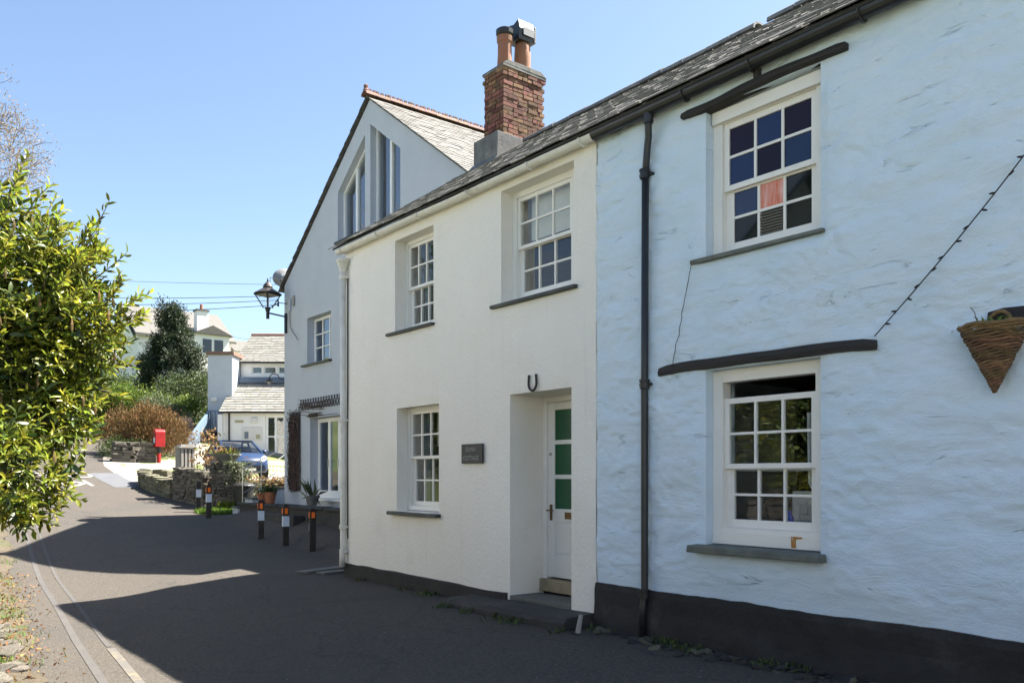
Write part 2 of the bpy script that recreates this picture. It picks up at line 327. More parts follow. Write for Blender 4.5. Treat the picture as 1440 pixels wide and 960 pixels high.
def text_verts(s, size):
    cu = bpy.data.curves.new('t', 'FONT'); cu.body = s; cu.size = size; cu.resolution_u = 3; cu.align_x = 'CENTER'
    o = bpy.data.objects.new('t', cu); COL.objects.link(o); bpy.context.view_layer.update()
    me = bpy.data.meshes.new_from_object(o.evaluated_get(bpy.context.evaluated_depsgraph_get()))
    vs = [tuple(v.co) for v in me.vertices]; fs = [tuple(p.vertices) for p in me.polygons]
    bpy.data.objects.remove(o); bpy.data.curves.remove(cu); bpy.data.meshes.remove(me)
    return vs, fs

# ------------------------------------------------------------------ terrain, road
PY = [-2000, 12, 16, 18, 20, 22, 24, 27, 30, 33, 38, 44, 50, 60, 80, 120, 200, 320, 520, 800, 3000]
PZ = [0, 0, .01, .10, .26, .42, .55, .80, 1.12, 1.50, 2.12, 2.95, 3.75, 4.9, 7.5, 15, 30, 51, 78, 80, 80]
_py = np.array(PY, float); _pz = np.array(PZ, float)
def prof(y):
    w = 1.2
    return float((np.interp(y - w, _py, _pz) + 2 * np.interp(y, _py, _pz) + np.interp(y + w, _py, _pz)) / 4)
def road_l(y): return float(np.interp(y, [-20, 6, 8, 10, 15, 20, 27, 33, 40, 50, 60, 75], [.8, .95, 1.16, 1.44, 1.98, 2.5, 3.3, 4.3, 6.2, 9.6, 14.0, 23]))
def road_r(y): return float(np.interp(y, [-20, 16, 24, 28, 33, 37, 40, 50, 60, 75], [6.5, 8.9, 8.7, 8.2, 8.1, 8.4, 9.0, 12.6, 17.5, 27]))
def terrain(x, y):
    z = prof(y)
    fade = 1 - sstep((y - 16) / 8)
    z -= .23 * sstep((5.6 - x) / 3.0) * fade
    rl = road_l(y)
    if x < rl - .05: z += .10 * sstep((rl - .05 - x) / .5) + .9 * sstep((rl - 2.2 - x) / 4) * (1 if y > 12 else .45)      # bank on the left
    z += .42 * sstep((x - 7.45) / 1.0) * sstep((y - 13.2) / 2.0) * (1 - sstep((y - 20.5) / 3.0))      # ramp up to the terrace
    rr = road_r(y)
    if y > 38 and x > rr: z += 1.6 * sstep((x - rr) / 6) * sstep((y - 38) / 8)
    return z
def build_ground():
    def axis(lo, hi, st):
        a = list(np.arange(lo, hi + 1e-6, st)); g = st
        l = [a[0]]
        while l[-1] > -2500: g *= 1.35; l.append(l[-1] - g)
        g = st; h = [a[-1]]
        while h[-1] < 2500: g *= 1.35; h.append(h[-1] + g)
        return np.array(list(reversed(l[1:])) + a + h[1:])
    xs = axis(-6, 26, .5); ys = axis(-10, 64, .5)
    V = []
    for y in ys:
        for x in xs:
            z = terrain(x, y)
            if abs(x) > 80 and y > 60: z += 6 * nz(x * .004, y * .004, 3) * min(1, (abs(x) - 80) / 200)
            if (road_l(y) + .1 < x < road_r(y) + (.4 if y > 24 else 3) and y < 74) or (-8.5 < y < 40.5 and road_l(y) - 2.3 < x < road_l(y) + .6): z -= .12
            elif x < 30 and -10 < y < 60: z += .05 * nz(x * .9, y * .9, 0)
            V.append((x, y, z))
    n = len(xs); F = [(j * n + i, j * n + i + 1, (j + 1) * n + i + 1, (j + 1) * n + i) for j in range(len(ys) - 1) for i in range(n - 1)]
    o = np_mesh('ground', V, F, 'grass_ground', None, True); tag(o, kind='structure')
build_ground()
def sheet(name, m, ys, xl, xr, nx, dz, parent=None, jag=0.0, kind='structure'):
    V = []; F = []
    for y in ys:
        a = xl(y) + (jag * nz(y * 2.1, 1.7, 0) + .4 * jag * nz(y * 9, 5.7, 0) if jag else 0); b = xr(y)
        for i in range(nx + 1):
            x = a + (b - a) * i / nx; V.append((x, y, terrain(x, y) + dz))
    n = nx + 1
    F = [(j * n + i, j * n + i + 1, (j + 1) * n + i + 1, (j + 1) * n + i) for j in range(len(ys) - 1) for i in range(nx)]
    o = np_mesh(name, V, F, m, parent, True)
    return tag(o, kind=kind) if kind else o
road = sheet('road', 'asphalt', np.arange(-12, 74, .3), road_l, lambda y: road_r(y), 26, .0, jag=.16)
# verge of bare earth on the left, and the pale forecourt on the right
sheet('verge', 'earth', np.arange(-8, 40, .12), lambda y: road_l(y) - 2.2, lambda y: road_l(y) + .13 + .16 * nz(y * 1.7, 2.2, 0) + .09 * nz(y * 7.1, 4.4, 0), 14, .009, jag=0)
sheet('forecourt', 'gravel', np.arange(23.2, 43, .4), lambda y: road_r(y) - .15, lambda y: 22, 16, .004)
# worn lines along the left edge
lx = lambda y: float(np.interp(y, [4, 7, 10, 13, 16, 20, 26], [1.42, 1.66, 1.95, 2.28, 2.58, 3.0, 3.65]))
sheet('repair_strip', 'asphalt_dark', np.arange(4, 26, .4), lambda y: lx(y) - .03, lambda y: lx(y) + .045, 1, .005, parent=road, kind=None)
sheet('repair_strip', 'asphalt_dark', np.arange(9.5, 26, .4), lambda y: lx(y) + .24, lambda y: lx(y) + .29, 1, .005, parent=road, kind=None)
sheet('worn_yellow_line', 'yellow_line', np.arange(4, 9.5, .3), lambda y: lx(y) + .23, lambda y: lx(y) + .31, 1, .005, parent=road, kind=None)
sheet('tarmac_patch', 'asphalt_patch', np.arange(30.5, 34.6, .4), lambda y: road_r(y) - 1.0, lambda y: road_r(y) - .05, 2, .006, parent=road, kind=None)
def road_word(word, cx, cy, w, h):
    vs, fs = text_verts(word, 1.0)
    xs = [v[0] for v in vs]; ys = [v[1] for v in vs]; x0, x1, y0, y1 = min(xs), max(xs), min(ys), max(ys)
    # facing the traffic that comes down the hill, so upside down from here
    out = []
    for x, y, z in vs:
        X = cx - ((x - x0) / (x1 - x0) - .5) * w; Y = cy - ((y - y0) / (y1 - y0) - .5) * h
        out.append((X, Y, terrain(X, Y) + .012))
    mb = MB(); mb.add(out, fs); mb.build('road_lettering', 'road_paint', road)
road_word('CLEAR', 5.55, 33.8, 3.2, 1.3)
road_word('KEEP', 5.3, 31.6, 2.6, 1.4)

# ------------------------------------------------------------------ building helpers (a facade faces -X in its thing's frame)
def grid_wall(name, m, parent, X, y0, y1, z0, z1, opens, step, disp, depth=.5, local=False, z_of=None):
    """front face as a fine grid with real openings and reveals; disp(y,z) pushes the paint face out"""
    def lines(a, b, ed):
        n = max(1, round((b - a) / step)); L = [a + (b - a) * i / n for i in range(n + 1)]
        for e in ed:
            L = [q for q in L if abs(q - e) > step * .45 or q in (a, b)]; L.append(e)
        return sorted(set(round(q, 4) for q in L if a - 1e-6 <= q <= b + 1e-6))
    ys = lines(y0, y1, [e for o in opens for e in o[:2]]); zs = lines(z0, z1, [e for o in opens for e in o[2:]])
    mb = MB(); idx = {}
    def edge(y, z):
        d = min(y - y0, y1 - y) + .06
        for a, b, c, e in opens:
            dy = max(a - y, 0, y - b); dz = max(c - z, 0, z - e); d = min(d, math.hypot(dy, dz))
        return sstep(d / .10)
    def vid(i, j):
        if (i, j) not in idx:
            y, z = ys[i], zs[j]; k = edge(y, z); d = disp(y, z) * k if disp else 0
            idx[(i, j)] = len(mb.v); mb.v.append((X - d, y, z))
        return idx[(i, j)]
    for i in range(len(ys) - 1):
        for j in range(len(zs) - 1):
            cy, cz = (ys[i] + ys[i + 1]) / 2, (zs[j] + zs[j + 1]) / 2
            if any(a < cy < b and c < cz < e for a, b, c, e in opens): continue
            mb.f.append((vid(i, j), vid(i, j + 1), vid(i + 1, j + 1), vid(i + 1, j)))
    for a, b, c, e in opens:
        D = X + depth
        mb.add([(X, a, c), (X, a, e), (D, a, e), (D, a, c)], [(0, 1, 2, 3)]); mb.add([(X, b, c), (D, b, c), (D, b, e), (X, b, e)], [(0, 1, 2, 3)])
        mb.add([(X, a, e), (X, b, e), (D, b, e), (D, a, e)], [(0, 1, 2, 3)])
        if c > z0 + 1e-4: mb.add([(X, a, c), (D, a, c), (D, b, c), (X, b, c)], [(0, 1, 2, 3)])
    off = Vector((0, 0, 0)) if local else base_of(parent)
    me = mb.mesh(name, off); me.polygons.foreach_set('use_smooth', [True] * len(me.polygons))
    o = link(name, me, m, parent)
    return o
def shell(parent, m, X0, X1, y0, y1, z0, z1, gable_h, ridge_x, floors=(), local=False, ends=('lo', 'hi')):
    """side walls with gables, back wall and floors that close the house"""
    for e in ends:
        y = y0 if e == 'lo' else y1
        mb = MB(); t = .25 if e == 'lo' else -.25
        mb.prism([(X0 + .003, z0), (X1, z0), (X1, z1), (ridge_x, z1 + gable_h), (X0 + .003, z1)], y, y + t, 'y'); mb.build('end_wall', m, parent, local=local)
    mb = MB(); mb.box(X1 - .25, X1 - .003, y0 + .25, y1 - .25, z0, z1); mb.build('back_wall', m, parent, local=local)
    for f in floors:
        mb = MB(); mb.box(X0 + .52, X1 - .26, y0 + .26, y1 - .26, f - .1, f); mb.build('floor', 'room', parent, local=local)
    mb = MB(); mb.box(X0 + 3.2, X0 + 3.3, y0 + .27, y1 - .27, z0 + .1, z1 - .05); mb.build('inner_wall', 'room', parent, local=local)

def sash_window(parent, X, y0, y1, z0, z1, frame=.06, top_frame=None, bot_frame=None, split=.5, cols=3, rows=(2, 2), m='white_gloss', gl='glass',
                drop=0.0, pane_mats=None, name='window', sill=None, local=False, bar=.022, sash_w=.045, jamb=None):
    """box sash: outer frame > two sashes with glazing bars > panes"""
    tf = top_frame or frame; bf = bot_frame or frame
    f = MB(); f.box(X, X + .12, y0, y0 + frame, z0, z1); f.box(X, X + .12, y1 - frame, y1, z0, z1)
    f.box(X + .002, X + .12, y0 + frame, y1 - frame, z1 - tf, z1); f.box(X + .002, X + .12, y0 + frame, y1 - frame, z0, z0 + bf)
    w = f.build(name, m, parent, bevel=.004, local=local)
    if jamb is not None:
        jb = MB(); jb.box(X + .004, X + .14, jamb, y0, z0, z1); jb.build('window_jamb', 'cream_paint', w, local=local)
    a, b, c, e = y0 + frame, y1 - frame, z0 + bf, z1 - tf
    zm = c + (e - c) * split
    for k, (s0, s1, xx, nr) in enumerate(((zm - .02 - drop * 0, e - drop, X + .025, rows[0]), (c, zm + .02, X + .065, rows[1]))):
        sb = MB(); sw = sash_w; inset = .0 if k == 0 else .022
        A, B = a + .003 + inset, b - .003 - inset
        if inset:
            sb.box(xx + .001, xx + .03, a, A, s0, s1 - .02); sb.box(xx + .001, xx + .03, B, b, s0, s1 - .02)
        bt = sw * (1.5 if k else .9)
        sb.box(xx, xx + .038, A, A + sw, s0, s1); sb.box(xx, xx + .038, B - sw, B, s0, s1)
        sb.box(xx + .001, xx + .037, A + sw, B - sw, s1 - sw, s1); sb.box(xx + .001, xx + .037, A + sw, B - sw, s0, s0 + bt)
        s = sb.build('sash', m, w, bevel=.003, local=local)
        pa, pb, pc, pe = A + sw, B - sw, s0 + bt, s1 - sw
        gb = MB()
        for i in range(1, cols):
            y = pa + (pb - pa) * i / cols; gb.box(xx + .004, xx + .034, y - bar / 2, y + bar / 2, pc, pe)
        for j in range(1, nr):
            z = pc + (pe - pc) * j / nr; gb.box(xx + .006, xx + .032, pa, pb, z - bar / 2, z + bar / 2)
        gb.build('glazing_bar', m, w, local=local)
        for j in range(nr):
            for i in range(cols):
                p = MB(); yy0 = pa + (pb - pa) * i / cols; yy1 = pa + (pb - pa) * (i + 1) / cols; zz0 = pc + (pe - pc) * j / nr; zz1 = pc + (pe - pc) * (j + 1) / nr
                gm = gl
                if pane_mats:      # rows from the top, columns from the left as seen from the street
                    gm = pane_mats[(0 if k == 0 else rows[0]) + (nr - 1 - j)][cols - 1 - i]
                q = .004
                if gm == 'louvre':
                    nl = 9
                    for t in range(nl):
                        z = zz0 + (zz1 - zz0) * (t + .5) / nl
                        p.bar((xx + .018, yy0 + .01, z), (xx + .018, yy1 - .01, z), .02, .012)
                    p.box(xx + .03, xx + .034, yy0, yy1, zz0, zz1)
                    p.build('louvre', gm, w, local=local)
                else:
                    tl = random.uniform(-.0018, .0018); tz = random.uniform(-.0018, .0018)
                    p.add([(xx + .018 + tl, yy0, zz0), (xx + .018 - tl, yy1, zz0), (xx + .018 - tl + tz, yy1, zz1), (xx + .018 + tl + tz, yy0, zz1)], [(3, 2, 1, 0)])
                    p.build('pane', gm, w, local=local)
    if sill:
        sx0, sx1, sy0, sy1, sz0, sz1, sm = sill
        sb = MB(); nseg = 7
        for i in range(nseg):
            pass
        sb.box(sx0, sx1, sy0, sy1, sz0, sz1, j=.006); sb.build('sill', sm, w, bevel=.009, local=local)
    return w

SLATE = []
for i in range(7):
    mb = MB(); w = random.uniform(.25, .31); l = .40; j = lambda: random.uniform(-.012, .012)
    # long axis along -x (down the slope), lying in local xy
    vs = [(-l + j(), -w / 2 + j(), 0), (-l + j(), w / 2 + j(), 0), (0, w / 2, 0), (0, -w / 2, 0)]
    top = [(x, y, .011 + random.uniform(0, .005)) for x, y, z in vs]
    mb.add(vs + top, [(3, 2, 1, 0), (4, 5, 6, 7), (0, 1, 5, 4), (1, 2, 6, 5), (2, 3, 7, 6), (3, 0, 4, 7)])
    SLATE.append(mb)
def slate_roof(parent, roof, m, P0, down, along, length, width, exposure, prio, limit=300, up=None, keep=None, pitch_w=.285):
    """slates course by course: P0 = eave corner, 'down' unit vector down the slope, 'along' unit vector along the eave"""
    down = Vector(down).normalized(); along = Vector(along).normalized(); n = along.cross(down).normalized()
    if n.z < 0: n = -n
    y = n.cross(-down)     # local x axis is up-slope so that -x runs down
    meshes = []
    for s in SLATE:
        me = s.mesh('slate'); me.materials.append(MATS[m]); meshes.append(me)
    items = []; nc = int(length / exposure)
    for c in range(nc + 1):
        off = (c % 2) * .5
        for k in range(int(width / pitch_w) + 2):
            t = (k + off - .5) * pitch_w + random.uniform(-.01, .01)
            if t < .10 or t > width - .10: 
                if not (-.2 < t < width + .15): continue
                t = min(max(t, .10), width - .10)
            s = c * exposure + .37 + random.uniform(-.010, .010)
            if s > length + .02: s = length
            p = Vector(P0) - down * s + along * t + n * (.012 + random.uniform(0, .006))
            if keep and not keep(p): continue
            tilt = -.045 + random.uniform(-.012, .012)
            X = (-down * math.cos(tilt) + n * -math.sin(-tilt) * -1).normalized()
            X = (-down + n * tilt).normalized(); N = (n - X * n.dot(X)).normalized(); Y = N.cross(X)
            a = random.gauss(0, .012); X2 = X * math.cos(a) + Y * math.sin(a); Y2 = N.cross(X2)
            items.append((prio(p), p, X2, Y2, N, random.randrange(7)))
    items.sort(key=lambda q: -q[0])
    base = base_of(roof)
    for q in items[:limit]:
        o = bpy.data.objects.new('slate', meshes[q[5]]); COL.objects.link(o); o.parent = roof
        M = Matrix((q[2], q[3], q[4])).transposed().to_4x4(); M.translation = q[1] - base; o.matrix_local = M
    if items[limit:]:
        mb = MB()
        for q in items[limit:]:
            s = SLATE[q[5]]; mb.add([q[1] + q[2] * v[0] + q[3] * v[1] + q[4] * v[2] for v in s.v], s.f)
        o = mb.build('slates', m, roof); tag(o, kind='stuff')

FX = 6.1          # street face of the two cottages
# ------------------------------------------------------------------ pale blue cottage
blue = thing('blue_cottage', (FX, 2.2, 0), 'pale blue painted rough stone cottage with black base, white sash windows and black lintels', 'cottage')
def blue_disp(y, z):
    s = z + .10 * y
    a = nz(y * .8, s * 1.6, 1.3) * .016 + nz(y * 2.6, s * 6.5, 7.7) * .016
    r = 1 - abs(nz(y * 1.7 + .4 * nz(y * 3, s * 3, 2), s * 6.5, 4.1)) * 2
    a -= max(0, r - .72) * .03
    a += nz(y * 6, z * 10, 9) * .0045
    a += nz(y * 1.9 + 9, s * 4.6, 3.3) * .014
    # short sharp ledges where stones stand proud under the paint
    q = nz(y * 1.9 + 3, s * 6.4, 6.2) * 3.2 + .5 * nz(y * 5, s * 11, 1.1)
    a += .021 * (q - math.floor(q)) * (.35 + .65 * max(0, min(1, .5 + 1.6 * nz(y * .9, s * 1.3, 11))))
    return (.018 + a) * (1 - sstep((.72 - z) / .26)) - .012 * (z > 4.6)
BO = [(3.71, 4.85, .90, 2.51), (3.71, 4.85, 3.51, 4.86), (.75, 1.85, .90, 2.51)]
grid_wall('wall', 'blue_paint', blue, FX, -3.0, 6.245, .40, 5.16, BO, .026, blue_disp, .42)
mb = MB()   # black painted base, a little proud and bulging
ny = 150
for i in range(ny + 1):
    y = -3.0 + 9.24 * i / ny
    for k in range(6):
        z = (-.15, .0, .12, .26, .40, .46 + .022 * nz(y * 1.2, 0, 0) + .012 * nz(y * 6, 0, 2) - .012 * (2 - y) * .3 * 0)[k]
        mb.v.append((FX - .035 - (.05 if k < 2 else .03 if k == 2 else .012) * (1 + nz(y * 2.3, z * 3, 5)) + (.012 if k == 5 else 0), y, z))
for i in range(ny):
    for k in range(5): mb.f.append((i * 6 + k, i * 6 + k + 1, i * 6 + k + 7, i * 6 + k + 6))
for i in range(ny):
    a = len(mb.v); mb.v += [(FX + .02, mb.v[i * 6 + 5][1], mb.v[i * 6 + 5][2]), (FX + .02, mb.v[i * 6 + 11][1], mb.v[i * 6 + 11][2])]; mb.f.append((i * 6 + 5, a, a + 1, i * 6 + 11))
a = len(mb.v); mb.v.append((FX + .1, 6.24, -.15)); mb.v.append((FX + .1, 6.24, .46)); mb.f.append(tuple([ny * 6 + k for k in range(6)] + [a + 1, a]))
mb.build('plinth', 'black_plinth', blue, smooth=False)
shell(blue, 'blue_paint', FX, 11.9, -3.0, 6.245, .02, 5.05, 2.02, 9.0, (.05, 2.75, 5.0))
# upper window: coloured panes
PU = [['stained_purple', 'stained_blue', 'stained_purple'], ['stained_blue', 'stained_purple', 'stained_blue'], ['stained_blue', 'stained_orange', 'stained_black'], ['stained_black', 'louvre', 'stained_black']]
w = sash_window(blue, FX + .10, 3.712, 4.848, 3.535, 4.855, frame=.10, top_frame=.13, bot_frame=.035, split=.49, pane_mats=PU, bar=.024, sash_w=.055)
tag(w, 'white sash window with dark blue, purple and one orange marbled pane')
mb = MB(); mb.box(FX - .055, FX + .13, 3.66, 4.99, 3.485, 3.525, j=.006); mb.build('sill', 'sill_green', w, bevel=.008)
mb = MB()
for i in range(9): pass
mb.box(FX + .06, FX + .098, 3.74, 4.83, 4.73, 4.84); mb.build('roller_box', 'white_gloss', w, bevel=.008)
# lower window: upper sash slipped down, open gap above it
w = sash_window(blue, FX + .10, 3.712, 4.848, .945, 2.508, frame=.105, top_frame=.11, bot_frame=.15, split=.42, drop=.145, bar=.022, sash_w=.05)
tag(w, 'white sash window with its upper sash slipped down and a rust stain')
mb = MB(); mb.box(FX - .15, FX + .12, 3.655, 4.955, .870, .935, j=.008); mb.build('sill', 'sill_green', w, bevel=.012)
mb = MB(); mb.box(FX + .085, FX + .0995, 3.715, 4.845, .947, 1.055); mb.build('apron', 'white_gloss', w, bevel=.003)
mb = MB(); mb.add([(FX + .0835, 3.985, .96), (FX + .0835, 4.03, .955), (FX + .0835, 4.035, 1.052), (FX + .0835, 4.01, 1.053), (FX + .0835, 3.93, 1.052), (FX + .0835, 3.925, 1.037), (FX + .0835, 3.985, 1.03)], [tuple(range(7))]); mb.build('rust_stain', 'rust', w)
# neighbour window outside the frame keeps the wall true from the side
w = sash_window(blue, FX + .10, .752, 1.848, .945, 2.508, frame=.105, bot_frame=.15, split=.45, bar=.022, sash_w=.05)
mb = MB(); mb.box(FX - .15, FX + .12, .70, 1.90, .870, .935, j=.008); mb.build('sill', 'sill_green', w, bevel=.012)
def beam(name, parent, y0, y1, z0, h, dep, sag, sd, m='black_wood'):
    mb = MB(); n = 22; rings = []
    for i in range(n + 1):
        t = i / n; y = y0 + (y1 - y0) * t; zz = z0 + sag(t) + .012 * nz(t * 4, sd, 0); hh = h * (1 + .22 * nz(t * 3, sd, 4)); d = dep * (1 + .25 * nz(t * 3.4, sd, 8))
        if i in (0, n): hh *= .85
        for x, z in ((FX + .06, zz), (FX - d * .9, zz + .01), (FX - d, zz + hh * .5), (FX - d * .8, zz + hh), (FX + .06, zz + hh * 1.02)): mb.v.append((x, y, z))
    for i in range(n):
        for k in range(5): mb.f.append((i * 5 + k, i * 5 + (k + 1) % 5, (i + 1) * 5 + (k + 1) % 5, (i + 1) * 5 + k))
    mb.f += [(0, 1, 2, 3, 4), tuple(n * 5 + k for k in (4, 3, 2, 1, 0))]
    return mb.build(name, m, parent)
beam('lintel', blue, 3.23, 5.37, 2.50, .095, .06, lambda t: .045 * t * 0 + .03 * math.sin(t * 2.6 + .3) - .012, 3)
beam('lintel', blue, 3.47, 5.09, 4.85, .068, .07, lambda t: .03 * (1 - t) * 0 + .012 * math.sin(t * 5), 9)
beam('lintel', blue, .40, 2.44, 2.555, .125, .05, lambda t: .0, 15)
mb = MB(); mb.tube([(FX - .03, 4.28, 4.93), (FX - .05, 4.27, 5.0)], .035, 8); mb.build('bracket', 'black_wood', blue)
# roof
def roof_of(parent, y0, y1, name='roof', xe=5.93, ze=5.085, xr=9.0, zr=7.17):
    mb = MB(); t = .03
    mb.prism([(xe, ze - t), (xr, zr - t), (xr + (xr - xe) * .97, ze + .05 - t), (xr + (xr - xe) * .97, ze + .05), (xr, zr), (xe, ze)], y0, y1, 'y')
    return mb.build(name, 'deck', parent)
rb = roof_of(blue, -3.1, 6.30)
dn = (5.93 - 9.0, 0, 5.085 - 7.17); SL = math.hypot(dn[0], dn[2])
slate_roof(blue, rb, 'slate', (5.935, -3.1, 5.075), dn, (0, 1, 0), SL, 9.38, .165, lambda p: -abs(p.x - 6.3) * .7 - (2 if p.y < 1 else 0) - (9 - p.y) * .05 + (p.x > 8.4) * 1.0)
me = None
def ridge_tiles(roof, y0, y1, x, z, m='clay_tile', step=.38, r=.13, ax='y', crest=False):
    mb = MB(); n = 7; half = step * .49
    prof_ = [(math.cos(math.pi * k / (n - 1)) * r * 1.15, math.sin(math.pi * k / (n - 1)) * r * .85 - .03) for k in range(n)]
    inn = [(a * .8, b * .8 - .01) for a, b in prof_]
    if ax == 'y': mb.prism(prof_ + inn[::-1], -half, half, 'y')
    else: mb.prism(prof_ + inn[::-1], -half, half, 'x')
    if crest:
        for q in (-.5, 0, .5):
            if ax == 'x': mb.box(q * half * 1.5 - .035, q * half * 1.5 + .035, -.02, .02, r * .80 - .03, r * .80 + .045)
    me = mb.mesh('ridge_tile'); me.materials.append(MATS[m])
    k = int((y1 - y0) / step)
    for i in range(k + 1):
        t = y0 + step * (i + .5)
        if t > y1: break
        loc = (x, t, z + random.uniform(-.006, .006)) if ax == 'y' else (t, x, z + random.uniform(-.005, .005))
        piece('ridge_tile', me, roof, loc, (random.uniform(-.012, .012), random.uniform(-.012, .012), random.uniform(-.015, .015)))
ridge_tiles(rb, -3.0, 6.2, 9.0, 7.17, 'slate')
def gutter(parent, y0, y1, x, z, m, r=.062, brackets=()):
    mb = MB(); n = 9; V = []; prof_ = [(math.cos(math.pi + math.pi * k / (n - 1)), math.sin(math.pi + math.pi * k / (n - 1))) for k in range(n)]
    poly = [(x + r * a, z + r * b) for a, b in prof_] + [(x + r * .86 * a, z + r * .86 * b) for a, b in prof_[::-1]]
    g_ = int((y1 - y0) / .45) + 1
    ring = len(poly)
    for i in range(g_ + 1):
        y = y0 + (y1 - y0) * i / g_; dz = .007 * nz(y * 1.1, x, z) ; dx = .006 * nz(y * .9, 3, z)
        mb.v += [(a + dx, y, b + dz) for a, b in poly]
    for i in range(g_):
        for k in range(ring): mb.f.append((i * ring + k, i * ring + (k + 1) % ring, (i + 1) * ring + (k + 1) % ring, (i + 1) * ring + k))
    mb.f += [tuple(range(ring)), tuple(g_ * ring + k for k in reversed(range(ring)))]
    g = mb.build('gutter', m, parent)
    for y in brackets:
        b = MB()
        b.tube([(x + r * 1.12 * math.cos(math.pi + math.pi * k / 8), y, z + r * 1.12 * math.sin(math.pi + math.pi * k / 8)) for k in range(9)], .013, 6); b.build('gutter_bracket', m, g)
    return g
gb_ = gutter(blue, -3.05, 6.19, 5.99, 5.045, 'black_paint', .066, [5.0, 4.28, 3.3, 2.4, 1.4])
mb = MB(); mb.box(6.058, 6.12, -3.0, 6.24, 5.03, 5.11); mb.build('fascia', 'black_wood', blue)
# black downpipe with swan neck
mb = MB(); pts = [(5.99, 5.44, 4.99), (5.995, 5.45, 4.90), (6.02, 5.47, 4.80), (6.035, 5.50, 4.70), (6.04, 5.515, 4.60), (6.03, 5.52, 4.45)]
mb.tube(pts, .034, 10); mb.tube([(6.03, 5.52, 4.45), (6.03, 5.53, 2.5), (6.03, 5.53, .42), (6.01, 5.53, .30), (6.0, 5.53, -.02)], .036, 12)
dp = mb.build('downpipe', 'black_paint', blue, smooth=True)
for z in (4.46, 2.44, .42):
    mb = MB(); mb.lathe([(.037, -.05), (.047, -.04), (.047, .02), (.052, .025), (.052, .045), (.04, .05)], (6.03, 5.53, z), 14); mb.box(6.03, 6.10, 5.46, 5.60, z - .012, z + .012); mb.build('pipe_collar', 'black_paint', dp, smooth=False)
mb = MB(); mb.lathe([(.045, -.06), (.05, 0), (.05, .03)], (5.99, 5.44, 4.97), 12); mb.build('gutter_outlet', 'black_paint', dp)
mb = MB(); pts = [(FX - .058, 4.97 + .03 * nz(t * .9, 2, 1) + .025 * t, 3.48 - t * .10) for t in np.linspace(0, 9, 30)]; mb.tube(pts, .0035, 5); mb.build('wire', 'cable', blue)
# things inside the lower window
mb = MB(); mb.box(6.86, 6.90, 3.85, 4.46, .3, 1.42); ob = mb.build('inner_door', 'white_gloss', blue, bevel=.004)
mb = MB(); mb.box(6.85, 6.862, 3.95, 4.12, .4, 1.3); mb.box(6.85, 6.862, 4.20, 4.38, .4, 1.3); mb.build('door_panel', 'curtain', ob, bevel=.01)
mb = MB()
for i in range(14):
    y = 3.86 + i * .014; mb.tube([(6.46 + .012 * math.sin(i * 1.4), y, 2.1), (6.46 + .014 * math.sin(i * 1.4 + .4), y - .01, 1.5), (6.47, y - .03 - i * .004, 1.35)], .010, 5)
mb.build('curtain', 'curtain', blue)
mb = MB(); mb.lathe([(.03, 0), (.035, .03), (.035, .14), (.015, .17), (.015, .20)], (6.36, 4.16, 1.06), 12); mb.build('bottle', 'blue_bottle', blue, smooth=True)
mb = MB(); mb.box(6.40, 6.47, 3.75, 4.8, 1.60, 1.625); mb.build('shelf', 'curtain', blue)
mb = MB(); mb.box(6.30, 6.50, 3.72, 4.84, 1.03, 1.055); mb.build('window_board', 'white_gloss', blue)

# ------------------------------------------------------------------ cream cottage
cream = thing('cream_cottage', (FX, 9.0, 0), 'cream painted terraced cottage with a green-paned white door and brick chimney', 'cottage')
CO = [(6.60, 7.87, 3.60, 4.93), (9.33, 10.32, 3.59, 4.88), (9.20, 10.27, 1.075, 2.53), (6.64, 7.70, .10, 2.51)]
def cream_disp(y, z): return .012 + nz(y * .7, z * .7, 2) * .016 + nz(y * 2.5, z * 2.5, 5) * .005
cw = grid_wall('wall', 'cream_paint', cream, FX - .005, 6.25, 11.80, .10, 5.10, CO, .06, cream_disp, .52)
shell(cream, 'cream_paint', FX - .005, 11.9, 6.255, 11.80, .02, 5.05, 2.02, 9.0, (.12, 2.75, 5.0))
mb = MB(); n = 40
for i in range(n + 1):
    y = 7.74 + (11.815 - 7.74) * i / n; zt = .19 + .035 * (i / n) + .01 * nz(y * 2, 0, 1)
    for x, z in ((FX - .045, -.2), (FX - .04, 0), (FX - .03, zt - .02), (FX - .015, zt), (FX + .02, zt)): mb.v.append((x + .008 * nz(y * 3, z * 4, 2), y, z))
for i in range(n):
    for k in range(4): mb.f.append((i * 5 + k, i * 5 + k + 1, i * 5 + k + 6, i * 5 + k + 5))
mb.f.append(tuple(range(5))); a = len(mb.v); mb.v += [(FX + .6, 11.815, .225), (FX + .6, 11.815, -.2)]; mb.f.append(tuple([n * 5 + k for k in range(5)] + [a, a + 1]))
mb.build('plinth', 'black_plinth', cream)
SX = FX + .165
w = sash_window(cream, SX, 6.76, 7.868, 3.604, 4.93, frame=.07, bot_frame=.07, split=.50, jamb=6.602, sill=(FX - .07, FX + .19, 6.53, 8.02, 3.552, 3.588, 'sill_slate'))
tag(w, 'white sash window with a pale blind behind its upper panes')
mb = MB(); mb.box(SX + .16, SX + .17, 6.78, 7.70, 4.36, 4.92); mb.build('blind', 'blind', w)
mb = MB(); mb.tube([(SX + .015, 7.77, 4.25), (SX - .01, 7.785, 4.17), (SX - .005, 7.77, 4.12), (SX + .01, 7.755, 4.15)], .006, 6); mb.build('sash_hook', 'white_gloss', w)
w = sash_window(cream, SX, 9.51, 10.318, 3.594, 4.878, frame=.05, jamb=9.332, bot_frame=.05, split=.48, sill=(FX - .07, FX + .19, 9.29, 10.49, 3.545, 3.582, 'sill_slate'))
mb = MB()
